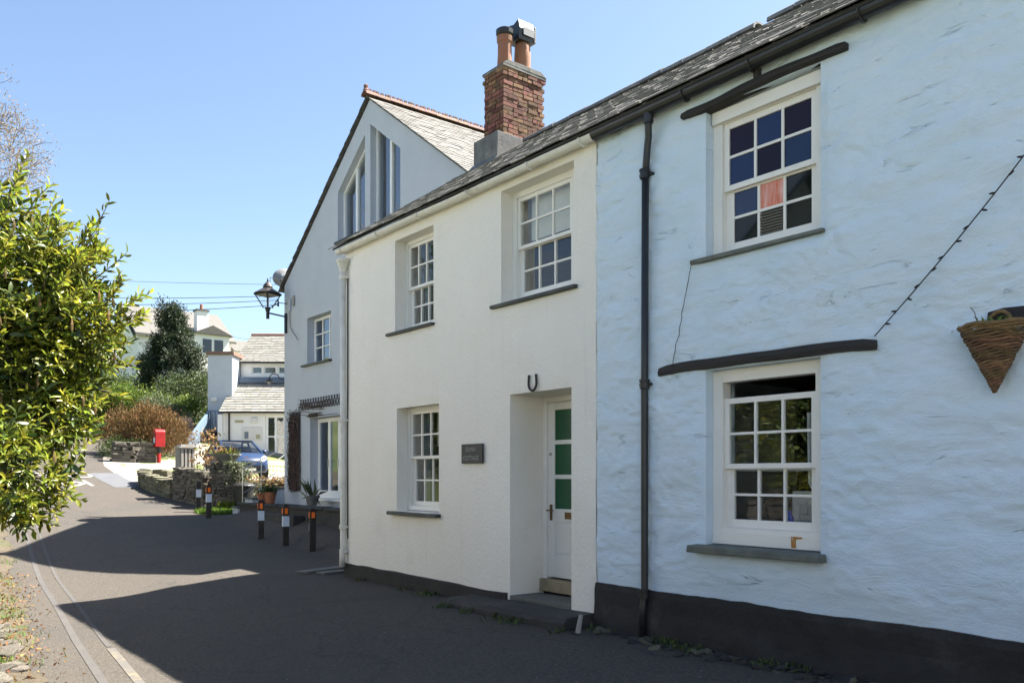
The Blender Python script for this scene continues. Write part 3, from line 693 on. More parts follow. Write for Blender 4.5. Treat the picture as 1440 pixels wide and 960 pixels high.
for i in range(12): mb.tube([(SX + .22 + .015 * math.sin(i * 1.7), 10.22 - i * .02, 4.85), (SX + .22 + .018 * math.sin(i * 1.7 + .5), 10.22 - i * .022, 3.66)], .013, 5)
mb.build('curtain', 'curtain_grey', w)
mb = MB(); mb.box(SX + .14, SX + .15, 9.58, 9.68, 3.66, 4.20); mb.build('shutter', 'curtain', w)
w = sash_window(cream, SX, 9.37, 10.268, 1.082, 2.528, frame=.055, jamb=9.202, bot_frame=.06, split=.51, sill=(FX - .10, FX + .19, 9.13, 10.40, 1.015, 1.065, 'sill_slate'))
mb = MB()
for i in range(10): mb.tube([(SX + .22 + .015 * math.sin(i * 1.7), 10.16 - i * .022, 2.45), (SX + .22 + .018 * math.sin(i * 1.7 + .5), 10.16 - i * .022, 1.12)], .014, 5)
mb.build('curtain', 'curtain_grey', w)
mb = MB(); mb.box(SX + .30, SX + .31, 9.25, 9.95, 1.98, 2.48); mb.build('blind', 'blind', w)
for k, yy in enumerate((9.35, 9.45, 9.56, 9.66)):
    mb = MB(); h = .10 + .03 * (k % 2); mb.lathe([(.025, 0), (.03, h * .6), (.012, h * .8), (.014, h)], (SX + .25, yy, 1.10), 10); mb.build('ornament', 'curtain', w, smooth=True)
# door in its deep recess
DX = FX + .50
d = MB(); d.box(DX, DX + .08, 6.642, 6.70, .33, 2.508); d.box(DX, DX + .08, 7.63, 7.698, .33, 2.508); d.box(DX + .001, DX + .08, 6.70, 7.63, 2.44, 2.508)
d.build('door_frame', 'white_gloss', cream, bevel=.004)
d = MB(); y0, y1 = 6.705, 7.625; z0 = .355; z1 = 2.435
d.box(DX + .02, DX + .06, y0, y0 + .115, z0, z1); d.box(DX + .02, DX + .06, y1 - .115, y1, z0, z1)
for a, b in ((2.345, z1), (1.935, 1.985), (1.525, 1.575), (1.02, 1.17), (z0, .60)): d.box(DX + .021, DX + .059, y0 + .115, y1 - .115, a, b)
d.box(DX + .021, DX + .059, 7.12, 7.21, .60, 1.02)
door = d.build('door', 'white_gloss', cream, bevel=.004)
for a, b in ((1.985, 2.345), (1.575, 1.935), (1.17, 1.525)):
    p = MB(); p.box(DX + .034, DX + .044, y0 + .115, y1 - .115, a, b); p.build('green_pane', 'green_blind', door)
for a, b in ((y0 + .115, 7.12), (7.21, y1 - .115)):
    p = MB(); p.box(DX + .036, DX + .05, a, b, .60, 1.02); p.box(DX + .030, DX + .04, a + .03, b - .03, .64, .98); p.build('panel', 'white_gloss', door, bevel=.004)
p = MB(); p.box(DX + .010, DX + .02, 7.545, 7.585, 1.03, 1.22); p.bar((DX - .03, 7.60, 1.15), (DX - .03, 7.48, 1.15), .016); p.bar((DX - .03, 7.565, 1.15), (DX + .012, 7.565, 1.15), .016); p.build('handle', 'brass', door, bevel=.003)
p = MB(); p.box(DX + .010, DX + .0205, 7.07, 7.32, 1.055, 1.135); p.box(DX + .004, DX + .012, 7.10, 7.29, 1.073, 1.117); p.build('letterbox', 'brass', door, bevel=.003)
p = MB(); p.tube([(DX + .005, 7.575, 1.82), (DX + .025, 7.575, 1.82)], .02, 12); p.build('lock', 'steel', door)
p = MB(); p.box(DX - .06, DX + .10, 6.642, 7.698, .19, .335, j=.004); p.build('threshold', 'threshold', cream, bevel=.008)
p = MB(); p.box(FX - .01, DX - .055, 6.642, 7.698, .02, .165, j=.004); p.build('inner_step', 'stone_step', cream, bevel=.008)
# long low step on the street
mb = MB(); n = 16
for i in range(n + 1):
    y = 6.28 + (8.42 - 6.28) * i / n; e = min(1, min(i, n - i) / 2 + .55); xf = 5.62 - .06 * nz(y * 1.3, 2, 2) + (.05 if i in (0, n) else 0); zt = .125 - .03 * (i / n) + .015 * nz(y * 1.7, 0, 3)
    for x, z in ((6.095, -.2), (xf - .02, -.3), (xf - .01, zt - .05), (xf + .03, zt), (6.095, zt + .012)): mb.v.append((x, y, z))
for i in range(n):
    for k in range(4): mb.f.append((i * 5 + k, i * 5 + k + 1, i * 5 + k + 6, i * 5 + k + 5))
mb.f += [tuple(range(5)), tuple(n * 5 + k for k in reversed(range(5)))]
solo(mb, 'doorstep', 'dark_step', 'long low dark stone step in front of the cream cottage door', 'step', (5.85, 7.3, 0))
# cream roof, gutter, pipe
rc = roof_of(cream, 6.305, 11.93)
slate_roof(cream, rc, 'slate_dark' if False else 'slate', (5.935, 6.31, 5.075), dn, (0, 1, 0), SL, 5.65, .165, lambda p: -abs(p.x - 6.2) * .6 + p.y * .1)
ridge_tiles(rc, 6.3, 10.95, 9.0, 7.17, 'slate')
mb = MB(); mb.box(6.052, 6.10, 6.26, 11.82, 5.0, 5.10); mb.build('fascia', 'gutter_white', cream)
g = gutter(cream, 6.17, 11.86, 5.99, 5.042, 'gutter_white', .06, [11.7, 10.6, 9.5, 8.35, 7.2, 6.35])
mb = MB(); X, Y = 6.02, 11.76
mb.lathe([(.048, .0), (.052, .04), (.085, .12), (.088, .14), (.10, .145), (.10, .20), (.085, .20)], (X, Y, 4.70), 12); hp = mb.build('pipe_hopper', 'gutter_white', cream)
mb = MB(); mb.tube([(X, Y, 4.72), (X, Y, 1.0), (X + .0, Y, .42), (X - .015, Y - .005, .34), (X - .02, Y - .01, .17)], .043, 12); dp = mb.build('downpipe', 'gutter_white', cream, smooth=True)
for z in (4.62, 2.42, .78, .40):
    mb = MB(); mb.lathe([(.044, -.035), (.056, -.03), (.056, .03), (.044, .035)], (X, Y, z), 12); mb.box(X, X + .08, Y - .07, Y + .07, z - .015, z + .015); mb.build('pipe_collar', 'gutter_white', dp)
mb = MB(); mb.tube([(X + .05, Y - .06, 4.6), (X + .05, Y - .06, .6)], .008, 6); mb.build('pipe_cable', 'cable', cream)
# chimney
ch = MB(); ch.box(8.62, 9.48, 11.06, 11.56, 6.7, 8.40); chim = ch.build('chimney', 'mortar', cream)
BM = []
for l in (.205, .095):
    b = MB(); b.box(-l / 2, l / 2, -.05, .05, -.029, .029); e = bpy.data.objects.new('x', None)
    me = b.mesh('brick'); me.materials.append(MATS['brick']); BM.append((l, me)); bpy.data.objects.remove(e)
cz = 7.25
for c in range(16):
    grow = .0 if c < 14 else .018
    z = cz + .036 + c * .072; x0, x1, yy0, yy1 = 8.60 - grow, 9.50 + grow, 11.04 - grow, 11.58 + grow
    for side in range(4):
        a0, a1 = (x0, x1) if side % 2 == 0 else (yy0, yy1)
        t = a0 + (0 if (c + side) % 2 == 0 else .103); header = (c % 3 == 2)
        while t < a1 - .05:
            l = .205 if not header else .095
            if t + l > a1 + .01: l = .095
            if t + l > a1 + .012: break
            me = BM[0][1] if l > .15 else BM[1][1]; m_ = t + l / 2; q = random.uniform(-.007, .006)
            loc = ((m_, yy0 + .05 + q, z), (x1 - .05 + q, m_, z), (m_, yy1 - .05 + q, z), (x0 + .05 + q, m_, z))[side]
            piece('brick', me, chim, loc, (random.uniform(-.015, .015), random.uniform(-.015, .015), (0 if side % 2 == 0 else R(90)) + random.uniform(-.02, .02)), (random.uniform(.97, 1.02), 1, random.uniform(.94, 1.08)))
            t += l + .012
mb = MB(); mb.box(8.575, 9.525, 11.015, 11.605, 8.40, 8.44, j=.008); mb.prism([(8.57, 8.44), (9.53, 8.44), (9.40, 8.52), (8.70, 8.52)], 11.01, 11.61, 'y'); mb.build('chimney_cap', 'cement', chim, bevel=.006)
mb = MB(); mb.box(8.42, 9.60, 10.99, 11.64, 6.55, 7.26, j=.008); mb.build('chimney_base', 'cement', chim, bevel=.01)
mb = MB(); mb.prism([(8.36, 6.78), (8.425, 6.86), (8.425, 6.80), (8.36, 6.74)], 10.97, 11.70, 'y'); mb.build('lead_flashing', 'lead', chim)
mb = MB(); mb.lathe([(.155, 0), (.15, .02), (.135, .06), (.12, .30), (.118, .50), (.135, .52), (.14, .60), (.12, .62)], (8.83, 11.30, 8.44), 18); pot = mb.build('chimney_pot', 'clay_pot', chim, smooth=False)
mb = MB(); mb.lathe([(.12, 0), (.15, .03), (.152, .10), (.11, .13), (.02, .14)], (8.83, 11.30, 9.06), 18); mb.build('pot_cowl', 'black_paint', pot)
mb = MB(); mb.lathe([(.135, 0), (.14, .1), (.145, .35), (.135, .55), (.115, .62)], (9.22, 11.30, 8.44), 18); pot = mb.build('chimney_pot', 'clay_pot_orange', chim, smooth=True)
mb = MB(); mb.prism([(11.16, 9.05), (11.46, 9.05), (11.47, 9.22), (11.43, 9.36), (11.30, 9.33), (11.17, 9.38), (11.13, 9.22)], 9.02, 9.36, 'x'); mb.build('pot_cowl', 'black_paint', pot, bevel=.008)
mb = MB(); mb.box(9.362, 9.40, 11.14, 11.46, 9.06, 9.33); mb.box(9.10, 9.34, 11.118, 11.128, 9.12, 9.26); mb.build('cowl_plate', 'dish_grey', pot, bevel=.004)

# name plate, horseshoe
sg = MB(); sg.box(FX - .05, FX - .024, 8.19, 8.625, 1.715, 1.955)
sign = solo(sg, 'name_plate', 'sign_slate', 'dark slate plate lettered DUNN COTTAGE on the cream wall', 'sign', (FX - .035, 8.41, 1.715), bevel=.004)
for s, z, wd in (('DUNN', 1.862, .20), ('COTTAGE', 1.755, .33)):
    vs, fs = text_verts(s, .1); x0 = min(v[0] for v in vs); x1 = max(v[0] for v in vs); k = wd / (x1 - x0)
    mb = MB(); mb.add([(FX - .0515, 8.425 - (v[0] - (x0 + x1) / 2) * k, z + v[1] * .78) for v in vs], fs); mb.build('lettering', 'lettering', sign)
mb = MB(); pts = []
for k in range(17):
    a = math.pi + math.pi * k / 16
    pts.append((FX - .035, 7.255 - .068 * math.cos(a), 2.605 + .085 * math.sin(a)))
pts = [(FX - .035, 7.255 + .058, 2.70)] + [(FX - .035, 7.255 + .066, 2.65)] + pts + [(FX - .035, 7.255 - .066, 2.65), (FX - .035, 7.255 - .058, 2.70)]
solo(MB().tube(pts, .0135, 8), 'horseshoe', 'iron', 'black iron horseshoe nailed above the cottage door', 'horseshoe', (FX - .035, 7.255, 2.52))

# hanging wicker cone with plants
hb = thing('wicker_basket', (FX - .12, 2.37, 2.12), 'cone shaped wicker wall basket with a few green plants', 'basket')
bx, by = FX - .03, 2.37
core = MB(); core.lathe([(.006, 0), (.03, .10), (.085, .28), (.125, .40)], (bx - .08, by, 2.13), 20, sq=1.0); core.build('liner', 'room', hb)
wk = MB()
nr = 26
for i in range(nr):
    t = i / (nr - 1); rr = .006 + .212 * t; z = 2.12 + .435 * t
    pts = [(bx - .08 + rr * .75 * math.cos(a) * (1 + .03 * math.sin(a * 14 + i * 3.14)), by + rr * math.sin(a) * (1 + .03 * math.sin(a * 14 + i * 3.14)), z + .006 * math.sin(a * 5 + i)) for a in np.linspace(0, 2 * math.pi, 44)]
    me = MB().tube(pts, .0105 if i < nr - 1 else .015, 6); me.build('wicker_strand', 'wicker', hb, smooth=True)
mb = MB(); pts = [(bx - .05, by - .02 + .075 * math.cos(a), 2.55 + .10 * math.sin(a)) for a in np.linspace(0, math.pi, 12)]; mb.tube(pts, .014, 7); mb.build('hanging_loop', 'wicker', hb, smooth=True)

# string of fairy lights
sl = thing('string_lights', (FX - .05, 3.23, 2.65), 'dark string of small fairy lights running up the blue wall', 'string lights')
P0 = Vector((FX - .07, 3.225, 2.60)); P1 = Vector((FX - .06, 1.15, 5.0))
pts = []
for i in range(50):
    t = i / 49; p = P0.lerp(P1, t); p.z -= .14 * math.sin(math.pi * t); p.x -= .02 * math.sin(math.pi * t) ; pts.append(p)
MB().tube(pts, .0045, 6).build('cord', 'cable', sl)
bm_ = MB(); bm_.lathe([(.007, 0), (.008, .02), (.005, .035), (.002, .04)], (0, 0, 0), 8); me = bm_.mesh('bulb'); me.materials.append(MATS['cable'])
for i in range(2, 49, 2):
    p = pts[i]; piece('bulb', me, sl, p, (R(random.uniform(40, 130)) * (1 if i % 4 else -1), R(random.uniform(-50, 20)), 0))

# ------------------------------------------------------------------ polygonal walls with holes
from mathutils.geometry import tessellate_polygon
def poly_wall(name, m, parent, X, outer, holes, depth=.3, thick=.3, local=False):
    off = Vector((0, 0, 0)) if local else base_of(parent)
    rings = [[Vector((y, z, 0)) for y, z in r] for r in [outer] + holes]
    tris = tessellate_polygon(rings); flat = [p for r in rings for p in r]
    mb = MB(); mb.add([(X, p.x, p.y) for p in flat], [tuple(t) for t in tris])
    for h in holes:
        n = len(h)
        for i in range(n):
            a, b = h[i], h[(i + 1) % n]; mb.add([(X, *a), (X, *b), (X + depth, *b), (X + depth, *a)], [(0, 1, 2, 3)])
    return mb.build(name, m, parent, local=local)
def rect(a, b, c, d): return [(a, c), (b, c), (b, d), (a, d)]
def frame_window(parent, X, y0, y1, z0, z1, cols=2, rows=1, fr=.06, bar=.05, m='white_pvc', gl='glass_strong', name='window', local=False, thick=.07, bot=None):
    b = MB(); bot = bot or fr
    b.box(X, X + thick, y0, y0 + fr, z0, z1); b.box(X, X + thick, y1 - fr, y1, z0, z1)
    b.box(X + .001, X + thick, y0 + fr, y1 - fr, z1 - fr, z1); b.box(X + .001, X + thick, y0 + fr, y1 - fr, z0, z0 + bot)
    a, c, e, f = y0 + fr, y1 - fr, z0 + bot, z1 - fr
    for i in range(1, cols): y = a + (c - a) * i / cols; b.box(X + .004, X + thick - .004, y - bar / 2, y + bar / 2, e, f)
    for j in range(1, rows): z = e + (f - e) * j / rows; b.box(X + .006, X + thick - .006, a, c, z - bar * .3, z + bar * .3)
    w = b.build(name, m, parent, local=local)
    for i in range(cols):
        for j in range(rows):
            p = MB(); p.box(X + .03, X + .036, a + (c - a) * i / cols, a + (c - a) * (i + 1) / cols, e + (f - e) * j / rows, e + (f - e) * (j + 1) / rows); p.build('pane', gl, w, local=local)
    return w

# ------------------------------------------------------------------ tall white gabled house, set back
GX = 9.5; AY, AZ, GS = 17.22, 10.26, .72
gab = thing('gabled_house', (GX, 17.2, .2), 'tall white rendered house with a triangular attic window in its gable', 'house')
rl_ = lambda y: AZ - GS * abs(y - AY)
wt = lambda y: rl_(y) - .56
outer = [(12.9, .1), (22.03, .1), (22.03, rl_(22.03)), (AY, AZ), (12.9, rl_(12.9))]
H1 = [(15.86, 7.33), (17.20, 7.33), (17.20, wt(17.20)), (15.86, wt(15.86))]
H2 = [(17.45, 7.33), (18.83, 7.33), (18.83, wt(18.83)), (17.45, wt(17.45))]
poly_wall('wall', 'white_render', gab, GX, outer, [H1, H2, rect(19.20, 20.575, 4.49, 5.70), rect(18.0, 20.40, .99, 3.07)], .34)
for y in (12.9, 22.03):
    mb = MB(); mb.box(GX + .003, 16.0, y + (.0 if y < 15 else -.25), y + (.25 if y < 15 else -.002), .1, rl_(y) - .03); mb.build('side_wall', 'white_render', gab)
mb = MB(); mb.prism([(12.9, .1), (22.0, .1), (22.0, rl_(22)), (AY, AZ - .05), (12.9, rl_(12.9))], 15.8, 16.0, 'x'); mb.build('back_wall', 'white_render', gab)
for z in (.95, 3.9, 7.2):
    mb = MB(); mb.box(GX + .36, 15.8, 13.2, 21.7, z - .1, z); mb.build('floor', 'room', gab)
mb = MB(); mb.box(12.6, 12.7, 13.2, 21.7, 1.0, 7.0); mb.build('inner_wall', 'room', gab)
mb = MB(); mb.box(9.62, 13.0, 11.83, 12.88, .05, 6.45); mb.build('shadow_block', 'white_render', gab)  # unseen block added between the houses, tall enough to join their road shadows
def attic(poly, splits):
    X = GX + .20; b = MB(); n = len(poly); cy = sum(p[0] for p in poly) / n; cz_ = sum(p[1] for p in poly) / n
    for i in range(n):
        a, c = poly[i], poly[(i + 1) % n]; b.bar((X, a[0], a[1]), (X, c[0], c[1]), .10, .08, up=(1, 0, 0))
    for y in splits: b.box(X - .038, X + .038, y - .045, y + .045, poly[0][1], wt(y))
    w = b.build('attic_window', 'white_pvc', gab)
    ys = [poly[0][0]] + sorted(splits) + [poly[1][0]]
    for a, c in zip(ys, ys[1:]):
        p = MB(); p.add([(X + .01, a, 7.33), (X + .01, c, 7.33), (X + .01, c, wt(c)), (X + .01, a, wt(a))], [(0, 1, 2, 3)]); p.build('pane', 'glass_sky', w)
attic(H1, [16.54]); attic(H2, [18.16])
mb = MB(); mb.box(GX - .05, GX + .24, 15.78, 18.95, 7.27, 7.322); mb.build('attic_sill', 'sill_slate', gab, bevel=.006)
for yy in (16.5, 18.2):
    mb = MB(); mb.box(GX + .7, GX + .72, yy - .3, yy + .05, 7.35, 8.6); mb.build('attic_curtain', 'curtain_grey', gab)
w = frame_window(gab, GX + .20, 19.205, 20.57, 4.50, 5.69, 3, 3, .07, .05)
mb = MB(); mb.box(GX - .09, GX + .19, 19.14, 20.80, 4.435, 4.485, j=.004); mb.build('sill', 'black_paint', w, bevel=.006)
w = frame_window(gab, GX + .22, 18.0, 20.395, 1.0, 3.06, 4, 1, .10, .13, name='french_door', bot=.20)
for yy in (19.78, 19.25):
    mb = MB(); mb.box(GX + .205, GX + .22, yy - .02, yy + .02, 1.8, 2.0); mb.tube([(GX + .20, yy, 1.95), (GX + .16, yy, 1.95), (GX + .16, yy - .09, 1.95)], .009, 6); mb.build('handle', 'steel', w)
mb = MB(); mb.box(GX - .09, GX + .21, 18.0, 20.5, .94, .995); mb.build('door_sill', 'white_pvc', w, bevel=.006)
# roof
mb = MB(); o_ = .06
mb.prism([(12.75, rl_(12.75) - .02), (AY, AZ), (22.2, rl_(22.2) - .02), (22.2, rl_(22.2) + .015), (AY, AZ + .03), (12.75, rl_(12.75) + .015)], GX + .03, 16.1, 'x')
rg = mb.build('roof', 'deck', gab)
slate_roof(gab, rg, 'slate_pale', (GX - .05, 12.72, rl_(12.72) + .025), (0, -1, -GS), (1, 0, 0), 5.56, 6.2, .175, lambda p: -p.x * .6 + p.z * .5 if p.z > 7.5 else -20)
slate_roof(gab, rg, 'slate_pale', (GX - .05, 22.24, rl_(22.24) + .025), (0, 1, -GS), (1, 0, 0), 6.2, 6.2, .175, lambda p: -p.x, limit=36)
ridge_tiles(rg, GX - .16, 16.0, AY, AZ + .09, 'clay_tile', .32, .12, 'x', True)
mb = MB(); mb.lathe([(.07, 0), (.075, .05), (.05, .09), (.055, .16), (.02, .20)], (GX - .10, AY, AZ + .13), 10); mb.build('ridge_finial', 'clay_tile', rg)
# trellis, house sign
tr = MB()
for k in range(20):
    y = 18.2 + k * .15
    for s in (-1, 1):
        a = Vector((GX - .03 - .006 * s, y, 3.31)); b = Vector((GX - .03 - .006 * s, y + s * .17, 3.58))
        if 18.0 < b.y < 21.1 and not (y > 20.75 and s > 0): tr.bar(a, b, .016, .012, up=(1, 0, 0))
solo(tr, 'trellis', 'timber_dark', 'dark diamond lattice trellis on the white wall above the glass doors', 'trellis', (GX - .03, 19.6, 3.3))
sg2 = MB(); sg2.box(GX - .03, GX - .004, 19.95, 20.44, 3.085, 3.195); solo(sg2, 'door_plate', 'sign_slate', 'small dark name plate above the glass doors of the white house', 'sign', (GX - .02, 20.2, 3.085), bevel=.003)
# old wires and boxes on the gable corner
mb = MB(); mb.box(GX - .06, GX - .003, 21.55, 21.68, 6.05, 6.38); mb.build('meter_box', 'white_render', gab, bevel=.006)
mb = MB(); mb.box(GX - .05, GX - .003, 21.32, 21.42, 6.15, 6.42); mb.build('meter_box', 'timber_grey', gab, bevel=.006)
mb = MB(); mb.tube([(GX - .03, 21.62, 6.05), (GX - .03, 21.6, 5.6), (GX - .03, 21.1, 5.2)], .012, 6); mb.build('wall_cable', 'timber_grey', gab)
# raised paved terrace with rough front wall
ter = thing('terrace', (9.0, 19, .3), 'dark raised stone terrace in front of the white house', 'terrace')
mb = MB(); mb.box(8.35, 9.495, 14.6, 22.3, .0, .80, j=.01); mb.build('terrace_bed', 'dark_step', ter, bevel=.02)
for i in range(9):
    mb = MB(); a = 14.6 + i * .86; mb.box(8.29, 8.95, a + .01, a + .85, .80, .85, j=.012); mb.build('coping_slab', 'dark_step', ter, bevel=.008)
mb = MB(); mb.box(8.05, 8.33, 18.2, 20.2, .2, .66, j=.01); mb.build('step', 'dark_step', ter, bevel=.015)

# ------------------------------------------------------------------ wall lantern
lan = thing('wall_lantern', (8.92, 21.78, 5.5), 'black traditional street lantern on an iron arm at the white house corner', 'lantern')
c = (8.92, 21.78)
mb = MB(); mb.tube([(GX - .04, 21.86, 5.48), (GX - .04, 21.86, 6.02)], .04, 8); mb.tube([(GX - .04, 21.86, 5.93), (c[0], c[1], 5.96)], .022, 8); mb.tube([(GX - .02, 21.8, 6.28), (GX - .25, 21.82, 6.28), (c[0] + .1, c[1], 6.14)], .012, 6); mb.tube([(GX - .27, 21.82, 6.18), (GX - .27, 21.82, 6.40)], [.03, .012], 6); mb.build('bracket', 'iron', lan)
mb = MB(); mb.lathe([(.045, 0), (.045, .18), (.06, .22), (.075, .28), (.10, .30)], (*c, 5.80), 10); mb.build('stem', 'iron', lan)
A4 = math.pi / 4
mb = MB(); 
for k in range(4):
    a = A4 + k * math.pi / 2 + .35
    mb.bar((c[0] + .11 * math.cos(a), c[1] + .11 * math.sin(a), 6.09), (c[0] + .33 * math.cos(a), c[1] + .33 * math.sin(a), 6.45), .028)
mb.lathe([(.35, 6.43), (.37, 6.45), (.36, 6.48)], (*c, 0), 4, a0=A4 + .35); fr = mb.build('lantern_frame', 'iron', lan)
for k in range(4):
    a = A4 + k * math.pi / 2 + .35; b_ = a + math.pi / 2
    P_ = lambda r, an, z: (c[0] + r * math.cos(an), c[1] + r * math.sin(an), z)
    mb = MB(); mb.add([P_(.105, a, 6.10), P_(.105, b_, 6.10), P_(.325, b_, 6.44), P_(.325, a, 6.44)], [(0, 1, 2, 3)]); mb.build('lantern_pane', 'lantern_glass', fr)
mb = MB(); mb.lathe([(.37, 6.47), (.16, 6.60), (.12, 6.62), (.13, 6.66), (.10, 6.72), (.06, 6.77), (.02, 6.80), (.028, 6.83), (.006, 6.90)], (*c, 0), 12, a0=A4 + .35); mb.build('lantern_cap', 'iron', lan)
mb = MB(); mb.lathe([(.02, 6.12), (.03, 6.22), (.035, 6.30), (.02, 6.36)], (*c, 0), 10); mb.build('lamp', 'lamp_glass', lan, smooth=True)
# small swan neck lamp further along
sn = thing('swan_neck_lamp', (9.4, 22.0, 4.3), 'small black swan neck lamp on the far corner of the white house', 'lamp')
mb = MB(); mb.tube([(GX + .02, 22.05, 4.22), (GX - .10, 22.1, 4.24), (GX - .16, 22.12, 4.36), (GX - .30, 22.16, 4.38), (GX - .36, 22.18, 4.30), (GX - .37, 22.18, 4.22)], .014, 7); mb.build('arm', 'iron', sn)
mb = MB(); mb.lathe([(.13, 0), (.12, .02), (.05, .06), (.02, .09)], (GX - .37, 22.18, 4.16), 14); mb.build('shade', 'iron', sn)
mb = MB(); mb.lathe([(.01, -.1), (.045, -.06), (.05, 0)], (GX - .37, 22.18, 4.16), 10); mb.build('bulb', 'lamp_glass', sn, smooth=True)
dsh = thing('satellite_dish', (GX + .05, 22.15, 6.9), 'small grey satellite dish at the eave of the white house', 'satellite dish')
mb = MB(); mb.lathe([(.02, .09), (.14, .06), (.24, .02), (.29, -.03), (.285, -.045), (.235, .0), (.13, .045)], (0, 0, 0), 20, cap=False); ds = mb.build('dish', 'dish_grey', dsh, smooth=True, local=True); ds.location = (.02, .15, .22); ds.rotation_euler = (R(70), R(20), R(-40))
mb = MB(); mb.tube([(GX + .02, 22.02, 6.72), (GX - .02, 22.12, 6.76), (GX - .02, 22.2, 7.02), (GX + .04, 22.28, 7.1)], .018, 7); mb.tube([(GX - .02, 22.2, 6.98), (GX - .30, 22.3, 7.05), (GX - .30, 22.3, 6.75)], .012, 6); mb.build('dish_mount', 'iron', dsh)

# ------------------------------------------------------------------ bollards
def bollard(kind):
    root = thing('bollard', (0, 0, 0), 'x', 'bollard', 'timber bollards along the edge of the road')
    mb = MB(); mb.box(-.062, .062, -.062, .062, -.15, .86); mb.prism([(-.062, .86), (.062, .86), (.04, .89), (-.04, .89)], -.06, .06, 'y'); mb.build('post', 'black_wood', root, bevel=.006, local=True)
    if kind != 'plain':
        mb = MB(); mb.box(-.066, .066, -.066, .066, .42, .64); mb.build('white_band', 'white_band', root, local=True)
    else:
        mb = MB(); mb.box(-.066, .0, .06, .066, .42, .58); mb.build('white_band', 'white_band', root, local=True)
    if kind != 'back':
        mb = MB(); mb.box(-.077, -.063, -.032, .032, .685, .81); mb.box(-.032, .032, -.077, -.063, .685, .81); mb.build('reflector', 'orange', root, bevel=.006, local=True)
    return root
BL = [(7.46, 15.92, 'plain', 'black timber bollard with orange reflector and no white front band, nearest the cream cottage', .0), (7.42, 17.15, 'full', 'middle of the three near black bollards, white band and orange reflector', .05),
      (7.40, 18.45, 'full', 'black bollard with white band and orange reflector, leftmost of the near three', -.05), (7.58, 22.5, 'full', 'far black bollard with white band and orange reflector beside the stone pier', .1), (7.80, 24.0, 'back', 'far black bollard with a white band but no reflector showing', .0)]
made = {}
for x, y, k, lb, rz in BL:
    o = bollard(k) if k not in made else copy_tree(made[k]); made.setdefault(k, o)
    o.location = (x, y, terrain(x, y)); o.rotation_euler = (random.uniform(-.02, .02), random.uniform(-.02, .02), R(-15) + rz); o['label'] = lb

# ------------------------------------------------------------------ rubble stone pieces
STONES = []
for i in range(9):
    mb = MB(); mb.box(-.5, .5, -.5, .5, -.5, .5, j=.13)
    STONES.append(mb)
_sm = {}
def stone_mesh(m, k):
    if (m, k) not in _sm:
        me = STONES[k].mesh('stone'); import bmesh
        b = bmesh.new(); b.from_mesh(me); bmesh.ops.bevel(b, geom=b.edges[:], offset=.10, segments=1, affect='EDGES'); bmesh.ops.recalc_face_normals(b, faces=b.faces); b.to_mesh(me); b.free()
        me.materials.append(MATS[m]); _sm[(m, k)] = me
    return _sm[(m, k)]
def stone_run(parent, m, path, z_of, h_of, thick, lo=.16, hi=.42, course=.10, both=False, limit=300):
    """dry laid rubble: two skins of separate stones along a path, over a dark core"""
    pts = [Vector((*p, 0)) for p in path]; seg = [(a, b, (b - a).length) for a, b in zip(pts, pts[1:])]; tot = sum(s[2] for s in seg)
    def at(d):
        for a, b, l in seg:
            if d <= l or (a, b, l) == seg[-1]: u = (b - a) / l; return a + u * min(d, l), u
            d -= l
    n = 0
    core = MB()
    for a, b, l in seg:
        u = (b - a) / l; nn = Vector((-u.y, u.x, 0)); z0 = min(z_of(a.x, a.y), z_of(b.x, b.y)); zt = min(z_of(a.x, a.y) + h_of(0), z_of(b.x, b.y) + h_of(tot)) - .06
        w = thick * .36
        core.add([(p.x + nn.x * s, p.y + nn.y * s, z) for z in (z0 - .2, zt) for p, s in ((a, -w), (b, -w), (b, w), (a, w))], [(3, 2, 1, 0), (4, 5, 6, 7), (0, 1, 5, 4), (1, 2, 6, 5), (2, 3, 7, 6), (3, 0, 4, 7)])
    core.build('wall_core', 'earth', parent)
    for side in (-1, 1):
        z = 0; c = 0
        while z < 3:
            hc = course * random.uniform(.75, 1.3); d = random.uniform(-.1, .05); any_ = False
            while d < tot:
                l = random.uniform(lo, hi); p, u = at(max(0, min(tot, d + l / 2))); h = h_of(d + l / 2)
                if z + hc * .6 < h and n < limit:
                    nn = Vector((-u.y, u.x, 0)); q = p + nn * side * (thick * .5 - .09 + random.uniform(-.02, .02)); any_ = True
                    piece('stone', stone_mesh(m, random.randrange(9)), parent, (q.x, q.y, z_of(q.x, q.y) + z + hc / 2 - .03), (random.uniform(-.06, .06), random.uniform(-.06, .06), math.atan2(u.y, u.x) + random.uniform(-.08, .08)), (l * .98, .20, hc * 1.0)); n += 1
                d += l
            z += hc; c += 1
            if not any_: break
    d = 0     # cap stones
    while d < tot and n < limit + 40:
        l = random.uniform(lo * 1.2, hi * 1.2); p, u = at(min(tot, d + l / 2))
        piece('cap_stone', stone_mesh(m, random.randrange(9)), parent, (p.x, p.y, z_of(p.x, p.y) + h_of(d + l / 2) + .02), (random.uniform(-.08, .08), random.uniform(-.08, .08), math.atan2(u.y, u.x) + random.uniform(-.1, .1)), (l, thick * random.uniform(.9, 1.1), course * random.uniform(.8, 1.2))); d += l; n += 1
gz = lambda x, y: terrain(x, y)
pier = thing('stone_pier', (8.95, 24.9, .6), 'square rubble stone pier with ivy and a planter bowl on top', 'pier')
stone_run(pier, 'rubble', [(8.62, 25.1), (9.22, 24.65)], gz, lambda d: 1.28, .62, .14, .34, .09)
gw = thing('garden_wall', (8.3, 26, .7), 'rubble stone garden wall between the pier and the slatted post', 'wall')
stone_run(gw, 'rubble', [(8.62, 25.5), (8.30, 27.2)], gz, lambda d: .95, .45, .16, .36, .10)
